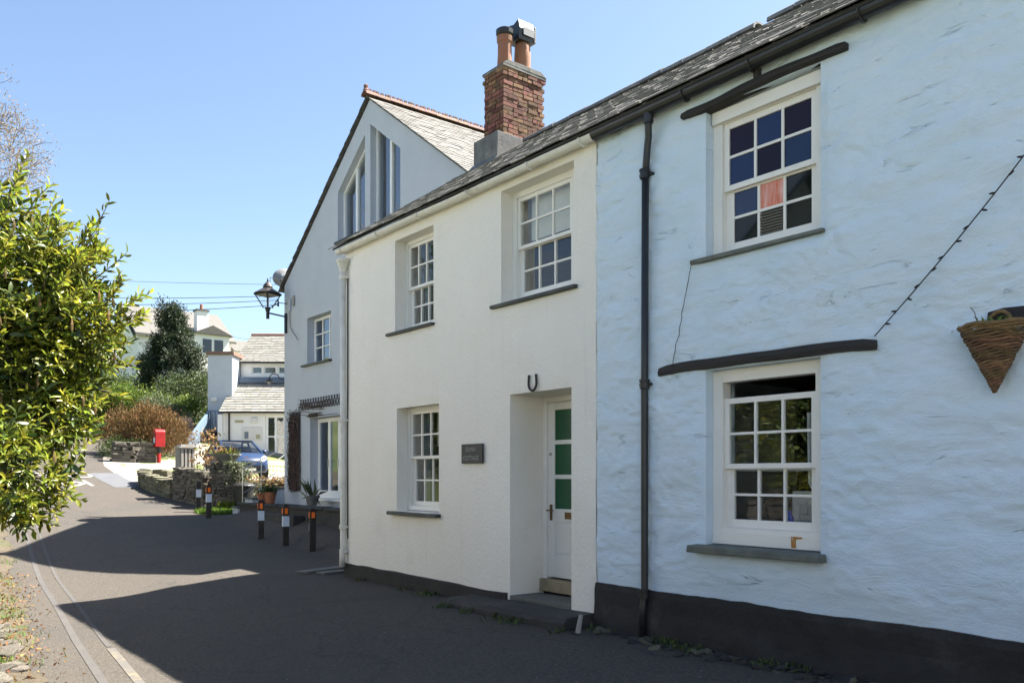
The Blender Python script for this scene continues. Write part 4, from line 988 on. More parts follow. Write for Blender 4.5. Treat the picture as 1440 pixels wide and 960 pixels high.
lw = thing('kerb_wall', (8.0, 29, 1.0), 'low mossy stone wall curving along the road edge', 'wall')
stone_run(lw, 'rubble_moss', [(8.22, 27.5), (8.12, 29.0), (8.15, 30.6), (8.35, 31.6), (8.75, 31.9), (9.0, 31.4)], gz, lambda d: .48 - .02 * d, .40, .2, .5, .13)
bw = thing('courtyard_wall', (10.3, 25.2, .8), 'rubble stone courtyard wall topped with pale stones behind the bin', 'wall')
stone_run(bw, 'rubble_moss', [(9.35, 24.9), (10.3, 25.0), (11.6, 25.0)], gz, lambda d: .74, .5, .16, .36, .11)
pw = thing('post_box_wall', (9.6, 38.4, 2.1), 'low stone wall under the brown bush beside the red post box', 'wall')
stone_run(pw, 'rubble', [(8.95, 38.7), (9.7, 38.5), (10.45, 38.6)], gz, lambda d: .75, .6, .2, .5, .13)
# wall across the road, behind the camera: seen in the lower panes
ow = thing('boundary_wall', (-2.2, 2, 0), 'long sunlit rubble wall on the near side of the lane', 'wall')
mb = MB()
for side in (0,):
    z = -.1
    while z < 1.75:
        hc = random.uniform(.09, .17); y = -9.0
        while y < 16:
            l = random.uniform(.18, .5); q = random.uniform(-.03, .03); mb.box(-2.5, -1.95 + q, y + .012, y + l - .012, z + .008, z + hc - .008, j=.015); y += l
        z += hc
tag(mb.build('wall_stones', 'rubble', ow), kind='stuff')
mb = MB(); mb.box(-2.55, -2.08, -9, 16, -.3, 1.7); mb.build('wall_core', 'earth', ow)

# white houses across the lane (outside the frame, mirrored in the cottage panes; their sunlit fronts light the shaded walls)
for k, (x, y0, y1, h, lb) in enumerate(((-4.2, 12.5, 24.0, 6.6, 'white house on the opposite side of the lane, mirrored in the cottage windows'), (-4.6, -15.0, -2.5, 5.6, 'white house opposite the blue cottage behind the viewpoint'))):
    oh = thing('opposite_house', (x, (y0 + y1) / 2, .2), lb, 'house', 'houses on the opposite side of the lane')
    ws_ = [(y0 + 1.2 + i * 2.6, z) for i in range(4) for z in (1.4, 4.0)]
    mb = MB(); mb.prism([(x, 0), (x - 6, 0), (x - 6, h), (x - 3, h + 2.6), (x, h)], y0, y1, 'y'); mb.build('wall', 'far_white', oh)
    mb = MB(); mb.prism([(x + .25, h - .1), (x - 3, h + 2.75), (x - 6.25, h - .1), (x - 6.25, h + .02), (x - 3, h + 2.9), (x + .25, h + .02)], y0 - .2, y1 + .2, 'y'); mb.build('roof', 'blue_flash', oh)
    for yy, zz in ws_:
        if zz + 1.3 < h: 
            w = frame_window(oh, 0, yy, yy + 1.0, zz, zz + 1.3, 2, 2, gl='window_dark')
            for o in [w] + list(w.children): o.data.transform(Matrix.Translation((.06 - oh.location.x, 0, 0)) @ Matrix.Diagonal((-1, 1, 1, 1)))
# ------------------------------------------------------------------ small things around the terrace
ws = thing('white_steps', (9.1, 22.9, .5), 'whitewashed stone steps beside the corner of the white house', 'steps')
for k, (x0, x1, y0, y1, z0, z1) in enumerate(((8.35, 8.72, 22.45, 22.85, .4, .74), (8.75, 9.15, 22.42, 23.0, .4, .98), (9.18, 9.7, 22.40, 23.1, .4, 1.26))):
    mb = MB(); mb.box(x0, x1, y0, y1, z0, z1 - .05, j=.008); s_ = mb.build('step', 'white_render', ws, bevel=.01)
    mb = MB(); mb.box(x0 - .03, x1 + .02, y0 - .03, y1, z1 - .048, z1, j=.006); mb.build('tread', 'stone_step', s_, bevel=.008)
hr = MB(); hr.tube([(8.55, 22.62, .7), (8.55, 22.62, 1.75), (9.6, 22.9, 2.25)], .018, 7); hr.tube([(9.15, 22.8, .95), (9.15, 22.8, 2.03)], .014, 6); hr.tube([(8.55, 22.62, 1.1), (9.6, 22.9, 1.65)], .012, 6)
solo(hr, 'handrail', 'steel', 'thin metal handrail beside the white steps', 'handrail', (8.55, 22.62, .7))
def pot(name, x, y, z, r, h, m, label, plant=True, cat='plant pot'):
    t = thing(name, (x, y, z), label, cat)
    mb = MB(); mb.lathe([(r * .68, 0), (r * .95, h * .78), (r * 1.08, h * .8), (r * 1.08, h), (r * .92, h), (r * .88, h * .85), (.01, h * .85)], (x, y, z), 16); mb.build('pot', m, t)
    return t
POTS = [pot('plant_pot', 8.75, 21.2, .85, .155, .30, 'terracotta', 'terracotta pot at the foot of the climbing plant'), pot('plant_pot', 8.9, 22.05, .85, .16, .26, 'terracotta', 'terracotta pot beside the white steps'), pot('plant_pot', 8.95, 19.1, .85, .17, .24, 'cement', 'low dark pot with spiky plant before the glass doors')]
bowl = thing('planter_bowl', (8.9, 24.85, 1.9), 'wide pale stone planter bowl of grasses on the stone pier', 'planter')
mb = MB(); mb.lathe([(.16, 0), (.20, .03), (.40, .24), (.43, .25), (.43, .29), (.38, .29), (.30, .20), (.01, .19)], (8.9, 24.85, 1.94), 22); mb.build('bowl', 'cement', bowl)
bn = thing('dustbin', (9.15, 24.1, .56), 'round black plastic dustbin with domed lid by the stone pier', 'bin')
bz = terrain(9.15, 24.1)
mb = MB(); mb.lathe([(.22, 0), (.29, .66), (.30, .70)], (9.15, 24.1, bz), 20); mb.build('tub', 'bin_black', bn, smooth=False)
mb = MB(); mb.lathe([(.325, .69), (.33, .73), (.30, .76), (.16, .81), (.06, .82), (.05, .85), (.01, .855)], (9.15, 24.1, bz), 20); mb.build('lid', 'bin_black', bn)
mb = MB(); mb.tube([(8.84, 24.05, bz + .62), (8.80, 24.05, bz + .56), (8.84, 24.0, bz + .5)], .012, 6); mb.build('handle', 'bin_black', bn)
# slatted post box screen
ss = thing('slatted_post', (8.45, 27.3, 1.2), 'squat slatted timber post with a flat cap on the garden wall end', 'post')
bz = terrain(8.45, 27.3) + .8
for i in range(4):
    for fx in (0, 1):
        mb = MB()
        t = 8.24 + i * .115
        if fx == 0: mb.box(t, t + .075, 26.98, 27.02, bz, bz + .80)
        else: mb.box(8.20, 8.24, 27.03 + i * .115, 27.03 + i * .115 + .075, bz, bz + .80)
        mb.build('slat', 'timber_grey', ss, bevel=.004)
mb = MB(); mb.box(8.26, 8.66, 27.04, 27.46, bz - .4, bz + .79); mb.build('inner_post', 'timber_dark', ss)
mb = MB(); mb.box(8.17, 8.73, 26.95, 27.52, bz + .81, bz + .86); mb.box(8.25, 8.67, 27.03, 27.44, bz + .86, bz + .93); mb.build('cap', 'timber_grey', ss, bevel=.006)
# red post box
pb = thing('post_box', (10.72, 38.2, 2.1), 'red post box with arched top on a red and black post', 'post box'); bz = terrain(10.72, 38.2)
mb = MB(); mb.tube([(10.72, 38.2, bz - .2), (10.72, 38.2, bz + .42)], .085, 12); mb.build('post_base', 'red_paint', pb)
mb = MB(); mb.tube([(10.72, 38.2, bz + .42), (10.72, 38.2, bz + .72)], .084, 12); mb.build('post_shaft', 'black_paint', pb)
hood = [(-.25, 0), (.25, 0), (.25, .62)] + [(.25 * math.cos(a), .62 + .15 * math.sin(a)) for a in np.linspace(0, math.pi, 10)[1:-1]] + [(-.25, .62)]
mb = MB(); mb.prism([(38.2 + a * .8, bz + .70 + b) for a, b in hood], 10.53, 10.93, 'x'); bo = mb.build('box', 'red_paint', pb, bevel=.012)
mb = MB(); mb.box(10.505, 10.528, 38.07, 38.33, bz + 1.20, bz + 1.25); mb.build('letter_slot', 'black_paint', bo)
mb = MB(); mb.box(10.515, 10.528, 38.1, 38.3, bz + .86, bz + 1.10); mb.build('notice_plate', 'white_band', bo)
bo.rotation_euler = (0, 0, 0)
# white railing by the car
rlg = thing('white_railing', (13, 29.0, 1.2), 'white metal railing on the ramp behind the car', 'railing')
for i in range(22):
    x = 12.0 + i * .14; mb = MB(); mb.box(x - .018, x + .018, 28.98, 29.02, 1.0, 1.98); mb.build('baluster', 'white_pvc', rlg)
mb = MB(); mb.box(11.95, 15.1, 28.97, 29.03, 1.98, 2.03); mb.tube([(12.0, 28.9, 2.0), (12.9, 28.6, 2.75)], .02, 6); mb.build('top_rail', 'white_pvc', rlg)

# ------------------------------------------------------------------ car (local frame: front is +x)
car = thing('parked_car', (11.55, 31.3, 0), 'dark blue grey hatchback parked in the courtyard, facing the camera', 'car', rz=R(-97)); car.location.z = terrain(11.55, 31.0) + .22
ST = [(-1.93, .45, .62, .70, .80), (-1.88, .30, .74, .90, .86), (-1.5, .22, .82, .98, .90), (-.8, .18, .84, .97, .93), (0, .18, .85, .96, .95), (.8, .18, .85, .97, .95), (1.05, .19, .84, .96, .94), (1.4, .21, .82, .88, .88), (1.72, .24, .76, .78, .80), (1.90, .30, .64, .68, .70), (1.96, .38, .52, .58, .60)]
mb = MB(); ns = 10
for x, zl, hw, zb, zc in ST:
    pr = [(hw * .90, zl), (hw * .99, zl + .12), (hw, (zl + zb) / 2), (hw * .97, zb - .06), (hw * .88, zb)]
    mb.v += [(x, y, z) for y, z in pr] + [(x, 0, zc + .03)] + [(x, -y, z) for y, z in pr[::-1]] + [(x, 0, zl)]
k_ = 12
for i in range(len(ST) - 1):
    for k in range(k_): mb.f.append((i * k_ + k, i * k_ + (k + 1) % k_, (i + 1) * k_ + (k + 1) % k_, (i + 1) * k_ + k))
mb.f += [tuple(range(k_)), tuple((len(ST) - 1) * k_ + k for k in reversed(range(k_)))]
body = mb.build('body', 'car_paint', car, smooth=True, local=True)
B4 = {'fl': (1.02, .74, .96), 'fr': (1.02, -.74, .96), 'tl': (.18, .56, 1.42), 'tr': (.18, -.56, 1.42), 'rl': (-1.25, .55, 1.40), 'rr': (-1.25, -.55, 1.40), 'bl': (-1.82, .70, .95), 'br': (-1.82, -.70, .95)}
mb = MB(); q = [Vector(B4[k]) for k in ('tl', 'tr', 'rr', 'rl')]
top = []
for i in range(5):
    for j in range(5):
        u_, v_ = i / 4, j / 4; p = q[0].lerp(q[1], v_).lerp(q[3].lerp(q[2], v_), u_); p.z += .05 * (1 - (2 * u_ - 1) ** 2 * .8) * (1 - (2 * v_ - 1) ** 2); top.append(p)
mb.add(top, [(i * 5 + j, i * 5 + j + 1, (i + 1) * 5 + j + 1, (i + 1) * 5 + j) for i in range(4) for j in range(4)]); mb.build('roof', 'car_paint', car, smooth=True, local=True)
for nm, ks in (('windscreen', ('fl', 'fr', 'tr', 'tl')), ('rear_window', ('bl', 'br', 'rr', 'rl')), ('side_window', ('fl', 'tl', 'rl', 'bl')), ('side_window', ('fr', 'tr', 'rr', 'br'))):
    mb = MB(); mb.add([B4[k] for k in ks], [(0, 1, 2, 3)]); mb.build(nm, 'lantern_glass', car, local=True)
mb = MB()
for a, b in (('fl', 'tl'), ('fr', 'tr'), ('bl', 'rl'), ('br', 'rr'), ('tl', 'rl'), ('tr', 'rr'), ('tl', 'tr')): mb.bar(B4[a], B4[b], .06)
mb.bar((-.4, .72, .95), (-.45, .56, 1.41), .07); mb.bar((-.4, -.72, .95), (-.45, -.56, 1.41), .07); mb.build('pillar', 'car_paint', car, local=True)
mb = MB(); mb.box(-1.6, .75, -.6, .6, .5, .93); 
for y in (-.36, .36): mb.box(-.25, -.10, y - .22, y + .22, .9, 1.22, j=.01); mb.box(-1.2, -1.05, y - .22, y + .22, .9, 1.2, j=.01)
mb.box(.7, .85, -.62, .62, .85, .99); mb.build('interior', 'car_black', car, local=True)
for s in (-1, 1):
    mb = MB(); mb.add([(1.60, s * .76, .80), (1.86, s * .62, .66), (1.90, s * .44, .62), (1.83, s * .46, .74), (1.62, s * .62, .83)], [(0, 1, 2, 3, 4)]); 
    for v in range(len(mb.v)): x, y, z = mb.v[v]; mb.v[v] = (x + .02, y + s * .012, z + .025)
    mb.build('headlight', 'headlamp', car, local=True)
    mb = MB(); mb.lathe([(.03, 0), (.09, .02), (.10, .10), (.06, .15)], (.72, s * .88, .94), 10, sq=1.2); mb.build('wing_mirror', 'car_paint', car, smooth=True, local=True)
    for x in (1.2, -1.25):
        mb = MB(); mb.tube([(x, s * .62, .29), (x, s * .84, .29)], .30, 20); wh = mb.build('wheel', 'tyre', car, local=True)
        mb = MB(); mb.tube([(x, s * .835, .29), (x, s * .85, .29)], .19, 16); mb.build('rim', 'steel', wh, local=True)
mb = MB(); mb.box(1.86, 1.975, -.42, .42, .36, .46); mb.build('grille', 'car_black', car, bevel=.01, local=True)
mb = MB()
for z in (.585, .545):
    for s in (-1, 1): mb.bar((1.985, 0, z + .05), (1.955, s * .24, z), .02, .022)
mb.build('emblem', 'chrome', car, local=True)
mb = MB(); mb.box(1.965, 1.985, -.26, .26, .30, .40); mb.build('number_plate', 'notice', car, local=True)
mb = MB(); mb.tube([(1.05, .5, .99), (.85, -.1, 1.06)], .01, 5); mb.tube([(1.06, -.1, .99), (.86, -.6, 1.05)], .01, 5); mb.build('wiper', 'car_black', car, local=True)

# ------------------------------------------------------------------ far white building
fb = thing('white_hall', (14.8, 41.8, 2.35), 'white two level building with pale slate roofs behind the parked car', 'building', rz=R(52.5))
L_ = dict(local=True)
poly_wall('wall', 'far_white', fb, 0, rect(-9, 0, -.6, 2.5), [rect(-3.12, -2.1, .15, 2.28), rect(-6.2, -4.2, .9, 2.2)], .18, local=True)
poly_wall('upper_wall', 'far_white', fb, 2.4, rect(-9, -.02, 2.5, 5.32), [rect(-1.28, -.72, 4.62, 5.04), rect(-2.02, -1.36, 4.62, 5.04), rect(-2.66, -2.10, 4.62, 5.04), rect(-3.9, -3.3, 4.62, 5.04), rect(-4.7, -4.0, 4.62, 5.04)], .12, local=True)
mb = MB(); mb.prism([(.02, -.6), (8.2, -.6), (8.2, 5.3), (5.3, 7.05), (2.42, 5.3), (2.42, 4.2), (.02, 2.45)], -.16, -.01, 'y'); mb.build('side_wall', 'far_white', fb, local=True)
mb = MB(); mb.prism([(.02, -.6), (8.2, -.6), (8.2, 5.3), (5.3, 7.05), (2.42, 5.3), (2.42, 4.2), (.02, 2.45)], -8.99, -8.8, 'y'); mb.build('side_wall', 'far_white', fb, local=True)
mb = MB(); mb.box(3.2, 3.3, -8.7, -.3, -.5, 5.2); mb.build('inner_wall', 'room', fb, local=True)
def far_roof(x0, z0, x1, z1, nm):
    mb = MB(); dx, dz = x1 - x0, z1 - z0; l = math.hypot(dx, dz); ux, uz = dx / l, dz / l
    mb.prism([(x0, z0), (x1, z1), (x1, z1 - .08), (x0, z0 - .08)], -9.15, .12, 'y'); r = mb.build(nm, 'deck', fb, local=True)
    n = int(l / .24); s = MB()
    for c in range(n):
        a0 = c * .24; t = -9.2 + (c % 2) * .2
        while t < .10:
            w_ = random.uniform(.34, .46); y0_, y1_ = t, min(t + w_ - .012, .14); j = random.uniform(0, .012)
            p0 = (x0 + ux * (a0 - .03), z0 + uz * (a0 - .03)); p1 = (x0 + ux * (a0 + .27), z0 + uz * (a0 + .27)); nx, nz_ = -uz, ux
            s.add([(p0[0] + nx * (.045 + j), y0_, p0[1] + nz_ * (.045 + j)), (p0[0] + nx * (.045 + j), y1_, p0[1] + nz_ * (.045 + j)), (p1[0] + nx * .012, y1_, p1[1] + nz_ * .012), (p1[0] + nx * .012, y0_, p1[1] + nz_ * .012),
                   (p0[0], y0_, p0[1]), (p0[0], y1_, p0[1])], [(0, 1, 2, 3), (0, 4, 5, 1)]); t += w_
    tag(s.build('slates', 'slate_hall', r, local=True), kind='stuff')
    return r
far_roof(-.18, 2.44, 2.42, 4.30, 'lower_roof'); ur = far_roof(2.2, 5.24, 5.3, 7.12, 'upper_roof')
mb = MB(); mb.prism([(5.28, 7.13), (8.4, 5.24), (8.4, 5.16), (5.28, 7.05)], -9.15, .12, 'y'); mb.build('rear_roof', 'deck', fb, local=True)
mb = MB(); mb.tube([(5.3, -9.15, 7.16), (5.3, .12, 7.16)], .10, 8); mb.build('ridge', 'clay_tile', ur, local=True)
mb = MB(); mb.box(2.0, 2.395, -9, .0, 4.12, 4.42); mb.build('flashing', 'blue_flash', fb, local=True)
mb = MB(); mb.box(-.24, -.14, -9.1, .14, 2.36, 2.45); mb.build('gutter', 'black_paint', fb, local=True)
mb = MB(); mb.box(2.12, 2.22, -9.1, .14, 5.16, 5.25); mb.build('gutter', 'black_paint', fb, local=True)
mb = MB(); mb.tube([(-.06, -.32, -.5), (-.06, -.32, 2.4)], .045, 8); mb.tube([(2.33, -.12, 4.3), (2.33, -.12, 5.2)], .045, 8); mb.build('downpipe', 'black_paint', fb, local=True)
for a, b in ((-1.28, -.72), (-2.02, -1.36), (-2.66, -2.10), (-3.9, -3.3), (-4.7, -4.0)): frame_window(fb, 2.46, a + .003, b - .003, 4.623, 5.037, 1, 1, .06, .04, gl='glass', local=True)
frame_window(fb, .08, -3.117, -2.103, .153, 2.277, 2, 2, .12, .12, gl='glass', name='glazed_door', local=True)
frame_window(fb, .08, -6.197, -4.203, .903, 2.197, 3, 1, .1, .08, gl='glass', local=True)
mb = MB(); mb.box(-.05, -.004, -1.95, -.98, 1.02, 1.68); nb_ = mb.build('notice_board', 'notice', fb, bevel=.01, local=True)
mb = MB(); mb.box(-.058, -.051, -1.28, -1.08, 1.10, 1.45); mb.build('poster', 'curtain_grey', nb_, local=True)
mb = MB(); mb.box(-.058, -.051, -1.85, -1.65, 1.10, 1.30); mb.build('poster', 'tan_plate', nb_, local=True)
mb = MB(); mb.box(-.03, -.004, -1.02, -.60, 1.90, 2.02); mb.build('wall_plate', 'tan_plate', fb, local=True)
mb = MB(); mb.box(-.10, -.004, -1.72, -1.42, 1.88, 2.12); mb.build('vent', 'notice', fb, bevel=.01, local=True)
mb = MB(); mb.box(-.22, 2.0, -.02, .20, -.6, 2.30); mb.build('corner_pier', 'far_white', fb, bevel=.01, local=True)
mb = MB(); mb.box(1.0, 4.6, -.14, 1.10, -.6, 5.42); bl_ = mb.build('stair_tower', 'white_render', fb, local=True)
mb = MB(); mb.box(.94, 4.66, -.24, 1.16, 5.42, 5.60); mb.build('coping', 'clay_tile', bl_, local=True)
mb = MB(); mb.box(.90, .998, .62, .92, 3.05, 3.25); mb.build('bulkhead_lamp', 'notice', bl_, bevel=.02, local=True)
# outside stair: dark treads, blue-grey parapet
for k in range(6):
    mb = MB(); mb.box(-1.6 + k * .42, -1.18 + k * .42, .45, 1.5, -.6, .2 + k * .26); mb.build('stair_step', 'timber_dark', bl_, local=True)
mb = MB(); mb.prism([(-2.2, -.4), (-2.2, .9), (.95, 2.6), (.95, 1.4)], .92, 1.06, 'y'); mb.build('stair_parapet', 'blue_grey', bl_, local=True)
for k in range(7):
    mb = MB(); y = .50; x = -.05 + k * .15; mb.box(.55, .58, x, x + .03, 1.6, 2.5); mb.build('stair_baluster', 'blue_grey', bl_, local=True)
mb = MB(); mb.box(.54, .59, -.08, .92, 2.5, 2.56); mb.build('stair_rail', 'blue_grey', bl_, local=True)
# dark timber retaining bank left of the stair
rt = thing('sleeper_bank', (13.2, 42.2, 2.4), 'dark timber sleeper retaining bank left of the white hall stair', 'retaining wall')
for r_ in range(9):
    for k in range(2):
        mb = MB(); mb.box(11.9 + k * .82, 12.70 + k * .82, 41.2 + r_ * .16, 41.7 + r_ * .16, 2.2 + r_ * .26, 2.2 + r_ * .26 + .235, j=.01); mb.build('sleeper', 'timber_dark', rt)

# ------------------------------------------------------------------ white house on the hill
hh = thing('hillside_house', (19.5, 79, 8.5), 'white house with grey slate roof and chimney on the hill behind the conifer', 'house')
HA = 16.9
mb = MB(); mb.prism([(75.6, 7.5), (84.4, 7.5), (84.4, 14.0), (80, HA - .1), (75.6, 14.0)], 19.5, 27.5, 'x'); mb.build('wall', 'far_white', hh)
mb = MB(); mb.prism([(75.1, 13.75), (80, HA), (84.9, 13.75), (84.9, 13.55), (80, HA - .2), (75.1, 13.55)], 19.2, 27.8, 'x'); hr_ = mb.build('roof', 'slate_pale', hh)
mb = MB(); mb.prism([(75.06, 13.45), (80, HA - .12), (80, HA - .38), (75.06, 13.2)], 19.1, 19.22, 'x'); mb.build('barge_board', 'timber_dark', hr_)
mb = MB(); mb.box(24.5, 25.5, 75.7, 76.6, 13.0, 16.3); cs = mb.build('chimney', 'far_white', hr_)
mb = MB(); mb.box(24.42, 25.58, 75.62, 76.68, 16.3, 16.45); mb.build('chimney_cap', 'cement', cs)
mb = MB(); mb.lathe([(.16, 0), (.13, .5)], (25.0, 76.1, 16.45), 10); mb.build('chimney_pot', 'clay_pot', cs)
mb = MB(); mb.box(23.6, 26.6, 73.6, 75.7, 7.5, 13.9); dm = mb.build('bay', 'far_white', hh)
mb = MB(); mb.prism([(23.3, 13.9), (26.9, 13.9), (25.1, 14.7)], 73.3, 76.2, 'y'); mb.build('bay_roof', 'slate_pale', dm)
for x in (24.3, 25.3):
    mb = MB(); mb.box(x, x + .75, 73.55, 73.598, 12.3, 13.5); mb.build('window', 'window_dark', dm)
mb = MB(); mb.box(27.6, 30.5, 75, 80, 7.5, 12.9); an = mb.build('annexe', 'far_white', hh)
mb = MB(); mb.prism([(74.7, 12.9), (80.3, 12.9), (77.5, 14.3)], 27.5, 30.8, 'x'); mb.build('annexe_roof', 'slate_pale', an)

# ------------------------------------------------------------------ overhead cables
CB = [((9.3, 21.95, 6.25), (-3.0, 29.0, 5.9), .008, 'lowest of the three thick black cables from the lantern corner'), ((9.3, 21.95, 6.38), (-3.0, 29.4, 6.35), .008, 'middle of the three thick black cables from the lantern corner'), ((9.3, 21.95, 6.5), (-3.0, 29.8, 6.75), .008, 'topmost of the three thick black cables from the lantern corner'),
      ((9.7, 22.2, 6.9), (2, 60, 13.6), .006, 'thin wire rising above the conifer in the sky'), ((28, 62, 11.8), (6, 56, 12.3), .012, 'thin wire passing in front of the conifer')]
for a, b, r, lb in CB:
    a = Vector(a); b = Vector(b); pts = []
    for i in range(25):
        t = i / 24; p = a.lerp(b, t); p.z -= .35 * 4 * t * (1 - t) * (.8 if r > .007 else .5); pts.append(p)
    solo(MB().tube(pts, r, 5), 'overhead_cable', 'cable', lb, 'cable', a, 'overhead cables')

# ------------------------------------------------------------------ foliage
T_SMALL = (np.array([(0, 0, 0), (.45, .5, .10), (1, 0, -.04), (.45, -.5, .10)], float), np.array([(0, 1, 2), (0, 2, 3)]))
T_LEAF = (np.array([(0, 0, 0), (.28, .40, .07), (.68, .42, .03), (1, 0, -.16), (.68, -.42, .03), (.28, -.40, .07), (.30, 0, 0), (.68, 0, -.04)], float),
          np.array([(0, 6, 1), (1, 6, 7), (1, 7, 2), (2, 7, 3), (0, 5, 6), (5, 4, 7), (5, 7, 6), (4, 3, 7)]))
def frames(D, up_bias=.6):
    D = D / np.linalg.norm(D, axis=1, keepdims=True)
    U = RNG.normal(size=D.shape) * .7 + np.array([0, 0, up_bias]); S_ = np.cross(U, D); S_ /= np.linalg.norm(S_, axis=1, keepdims=True) + 1e-9
    N = np.cross(D, S_)
    return D, S_, N
def leaves(name, m, parent, P, D, L, W, templ=T_SMALL, off=(0, 0, 0), kind='stuff', up=.6):
    V0, F0 = templ; D, S_, N = frames(D, up); n = len(P); L = np.broadcast_to(L, n)[:, None, None]; W = np.broadcast_to(W, n)[:, None, None]
    V = P[:, None, :] + D[:, None, :] * V0[None, :, 0:1] * L + S_[:, None, :] * V0[None, :, 1:2] * W + N[:, None, :] * V0[None, :, 2:3] * L
    F = (F0[None] + (np.arange(n) * len(V0))[:, None, None]).reshape(-1, 3)
    o = np_mesh(name, V.reshape(-1, 3), F, m, parent, False, off)
    return tag(o, kind=kind) if kind else o
def on_lobes(lobes, n, shell_=.55, jitter=.12):
    """points in the outer part of a union of ellipsoid lobes, with outward directions"""
    w = np.array([l[3] * l[3] for l in lobes]); w = w / w.sum(); idx = RNG.choice(len(lobes), n, p=w)
    C = np.array([l[:3] for l in lobes])[idx]; R_ = np.array([[l[3], l[4] if len(l) > 4 else l[3], l[5] if len(l) > 5 else l[3]] for l in lobes])[idx]
    d = RNG.normal(size=(n, 3)); d /= np.linalg.norm(d, axis=1, keepdims=True)
    r = (1 - shell_ * RNG.random(n) ** 1.6)[:, None] * (1 + jitter * RNG.normal(size=(n, 1)))
    # clump the radius so that the outline is uneven
    cl = np.array([nz(a * 2.6, b * 2.6, c) for a, b, c in (d * 1.7 + C * .6)])[:, None]
    r = r * (1 + .28 * cl)
    return C + d * r * R_, d
def clumped(lobes, nclump, per, spread, shell_=.4, jitter=.10):
    P, d = on_lobes(lobes, nclump, shell_, jitter); P = np.repeat(P, per, 0); d = np.repeat(d, per, 0)
    q = RNG.normal(size=P.shape) * spread
    return P + q, d + RNG.normal(size=P.shape) * .8
def branch_tree(mb, p, d, length, r, depth, tips, spread=.55, kids=(2, 3), shrink=.72, wob=.18, up=.08, nseg=4, minr=.004):
    pts = [p.copy()]; rs = [r]; q = p.copy(); dd = d.copy()
    for i in range(nseg):
        dd = (dd + Vector((random.gauss(0, wob), random.gauss(0, wob), random.gauss(0, wob) + up))).normalized(); q = q + dd * length / nseg; pts.append(q.copy()); rs.append(max(minr, r * (1 - .42 * (i + 1) / nseg)))
    mb.tube(pts, rs, 7 if r > .03 else (5 if r > .012 else 3), cap=False)
    if depth == 0: tips.append((q, dd)); return
    for k in range(random.randint(*kids)):
        ax = dd.orthogonal().normalized(); ax.rotate(Matrix.Rotation(random.uniform(0, 6.28), 3, dd)); nd = (dd + ax * spread * random.uniform(.6, 1.4)).normalized()
        s = pts[-1] if k < 2 else pts[random.randint(1, nseg - 1)]
        branch_tree(mb, s.copy(), nd, length * shrink * random.uniform(.75, 1.15), rs[-1] * .78, depth - 1, tips, spread, kids, shrink, wob, up, nseg, minr)

# ---- laurel at the left, close to the camera
LAU = [(1.00, 8.93, 3.56, .62), (1.28, 8.48, 3.14, .56), (1.58, 8.11, 2.78, .43), (1.24, 8.29, 2.50, .62), (1.38, 7.95, 2.10, .38), (1.0, 7.62, 1.58, .48), (.66, 9.5, 3.15, .74), (.55, 8.9, 1.75, .62), (1.50, 8.39, 3.35, .30), (1.0, 9.4, 2.6, .75)]
lau = thing('laurel_bush', (.2, 9.2, .1), 'large glossy green laurel with yellowish new leaves hanging over the lane', 'bush')
mb = MB(); tips = []
for a in range(7):
    l = LAU[a]; c_ = Vector(l[:3]); s_ = Vector((.15 + random.uniform(-.15, .15), 9.2 + random.uniform(-.15, .15), -.1)); mid = s_.lerp(c_, .5) + Vector((random.uniform(-.15, .15), random.uniform(-.15, .15), .1))
    mb.tube([s_, s_.lerp(mid, .5), mid, c_.lerp(mid, .4), c_], [.05, .045, .038, .028, .02], 6)
    for k in range(9):
        d_ = Vector((random.gauss(0, 1), random.gauss(0, 1), random.gauss(.2, 1))).normalized(); e = c_ + d_ * l[3] * .9; mb.tube([c_.lerp(mid, random.random() * .5), c_.lerp(e, .5) + Vector((0, 0, .05)), e], [.013, .009, .004], 4)
mb.build('stem', 'bark', lau, smooth=True)
off = base_of(lau)
# whorls of leaves at the shoot ends
def shoots(n, per, lobes, shell_, L):
    P, d = on_lobes(lobes, n, shell_, .06); d = d + np.array([.12, -.12, .38]); d /= np.linalg.norm(d, axis=1, keepdims=True)
    PP = []; DD = []
    for i in range(n):
        ax = Vector(d[i]); o_ = ax.orthogonal().normalized()
        for k in range(per):
            o2 = o_.copy(); o2.rotate(Matrix.Rotation(k * 2.4 + random.uniform(-.3, .3), 3, ax)); t = k / per
            PP.append(P[i] - np.array(ax) * t * L * .9); DD.append(np.array(ax) * (.75 - .75 * t) + np.array(o2) * (.55 + .6 * t))
    return np.array(PP), np.array(DD)
P, D = shoots(3500, 7, LAU, .34, .11)
sel = (P[:, 0] * .6225 + P[:, 1] * .7826) ; vis = np.argsort(sel + 40 * ((P[:, 0] < .82)))[:300 * 3][::3]
mask = np.ones(len(P), bool); mask[vis] = False
leaves('leaves', 'laurel_leaf', lau, P[mask], D[mask], RNG.uniform(.05, .115, mask.sum()), RNG.uniform(.018, .036, mask.sum()), T_LEAF, off)
LM = []
for k in range(6):
    V0, F0 = T_LEAF; l, w_ = random.uniform(.07, .12), random.uniform(.024, .036); b = MB(); b.add([(v[0] * l, v[1] * w_, v[2] * l) for v in V0], [tuple(f) for f in F0]); me = b.mesh('leaf'); me.materials.append(MATS['laurel_leaf']); LM.append(me)
Dn, Sn, Nn = frames(D[vis])
for i, k in enumerate(vis):
    o = bpy.data.objects.new('leaf', LM[i % 6]); COL.objects.link(o); o.parent = lau
    M_ = Matrix((Vector(Dn[i]), Vector(Sn[i]), Vector(Nn[i]))).transposed().to_4x4(); M_.translation = Vector(P[k]) - off; o.matrix_local = M_
P, D = shoots(1150, 6, LAU, .75, .12); leaves('inner_leaves', 'laurel_dark', lau, P, D, RNG.uniform(.08, .13, len(P)), RNG.uniform(.034, .05, len(P)), T_LEAF, off)
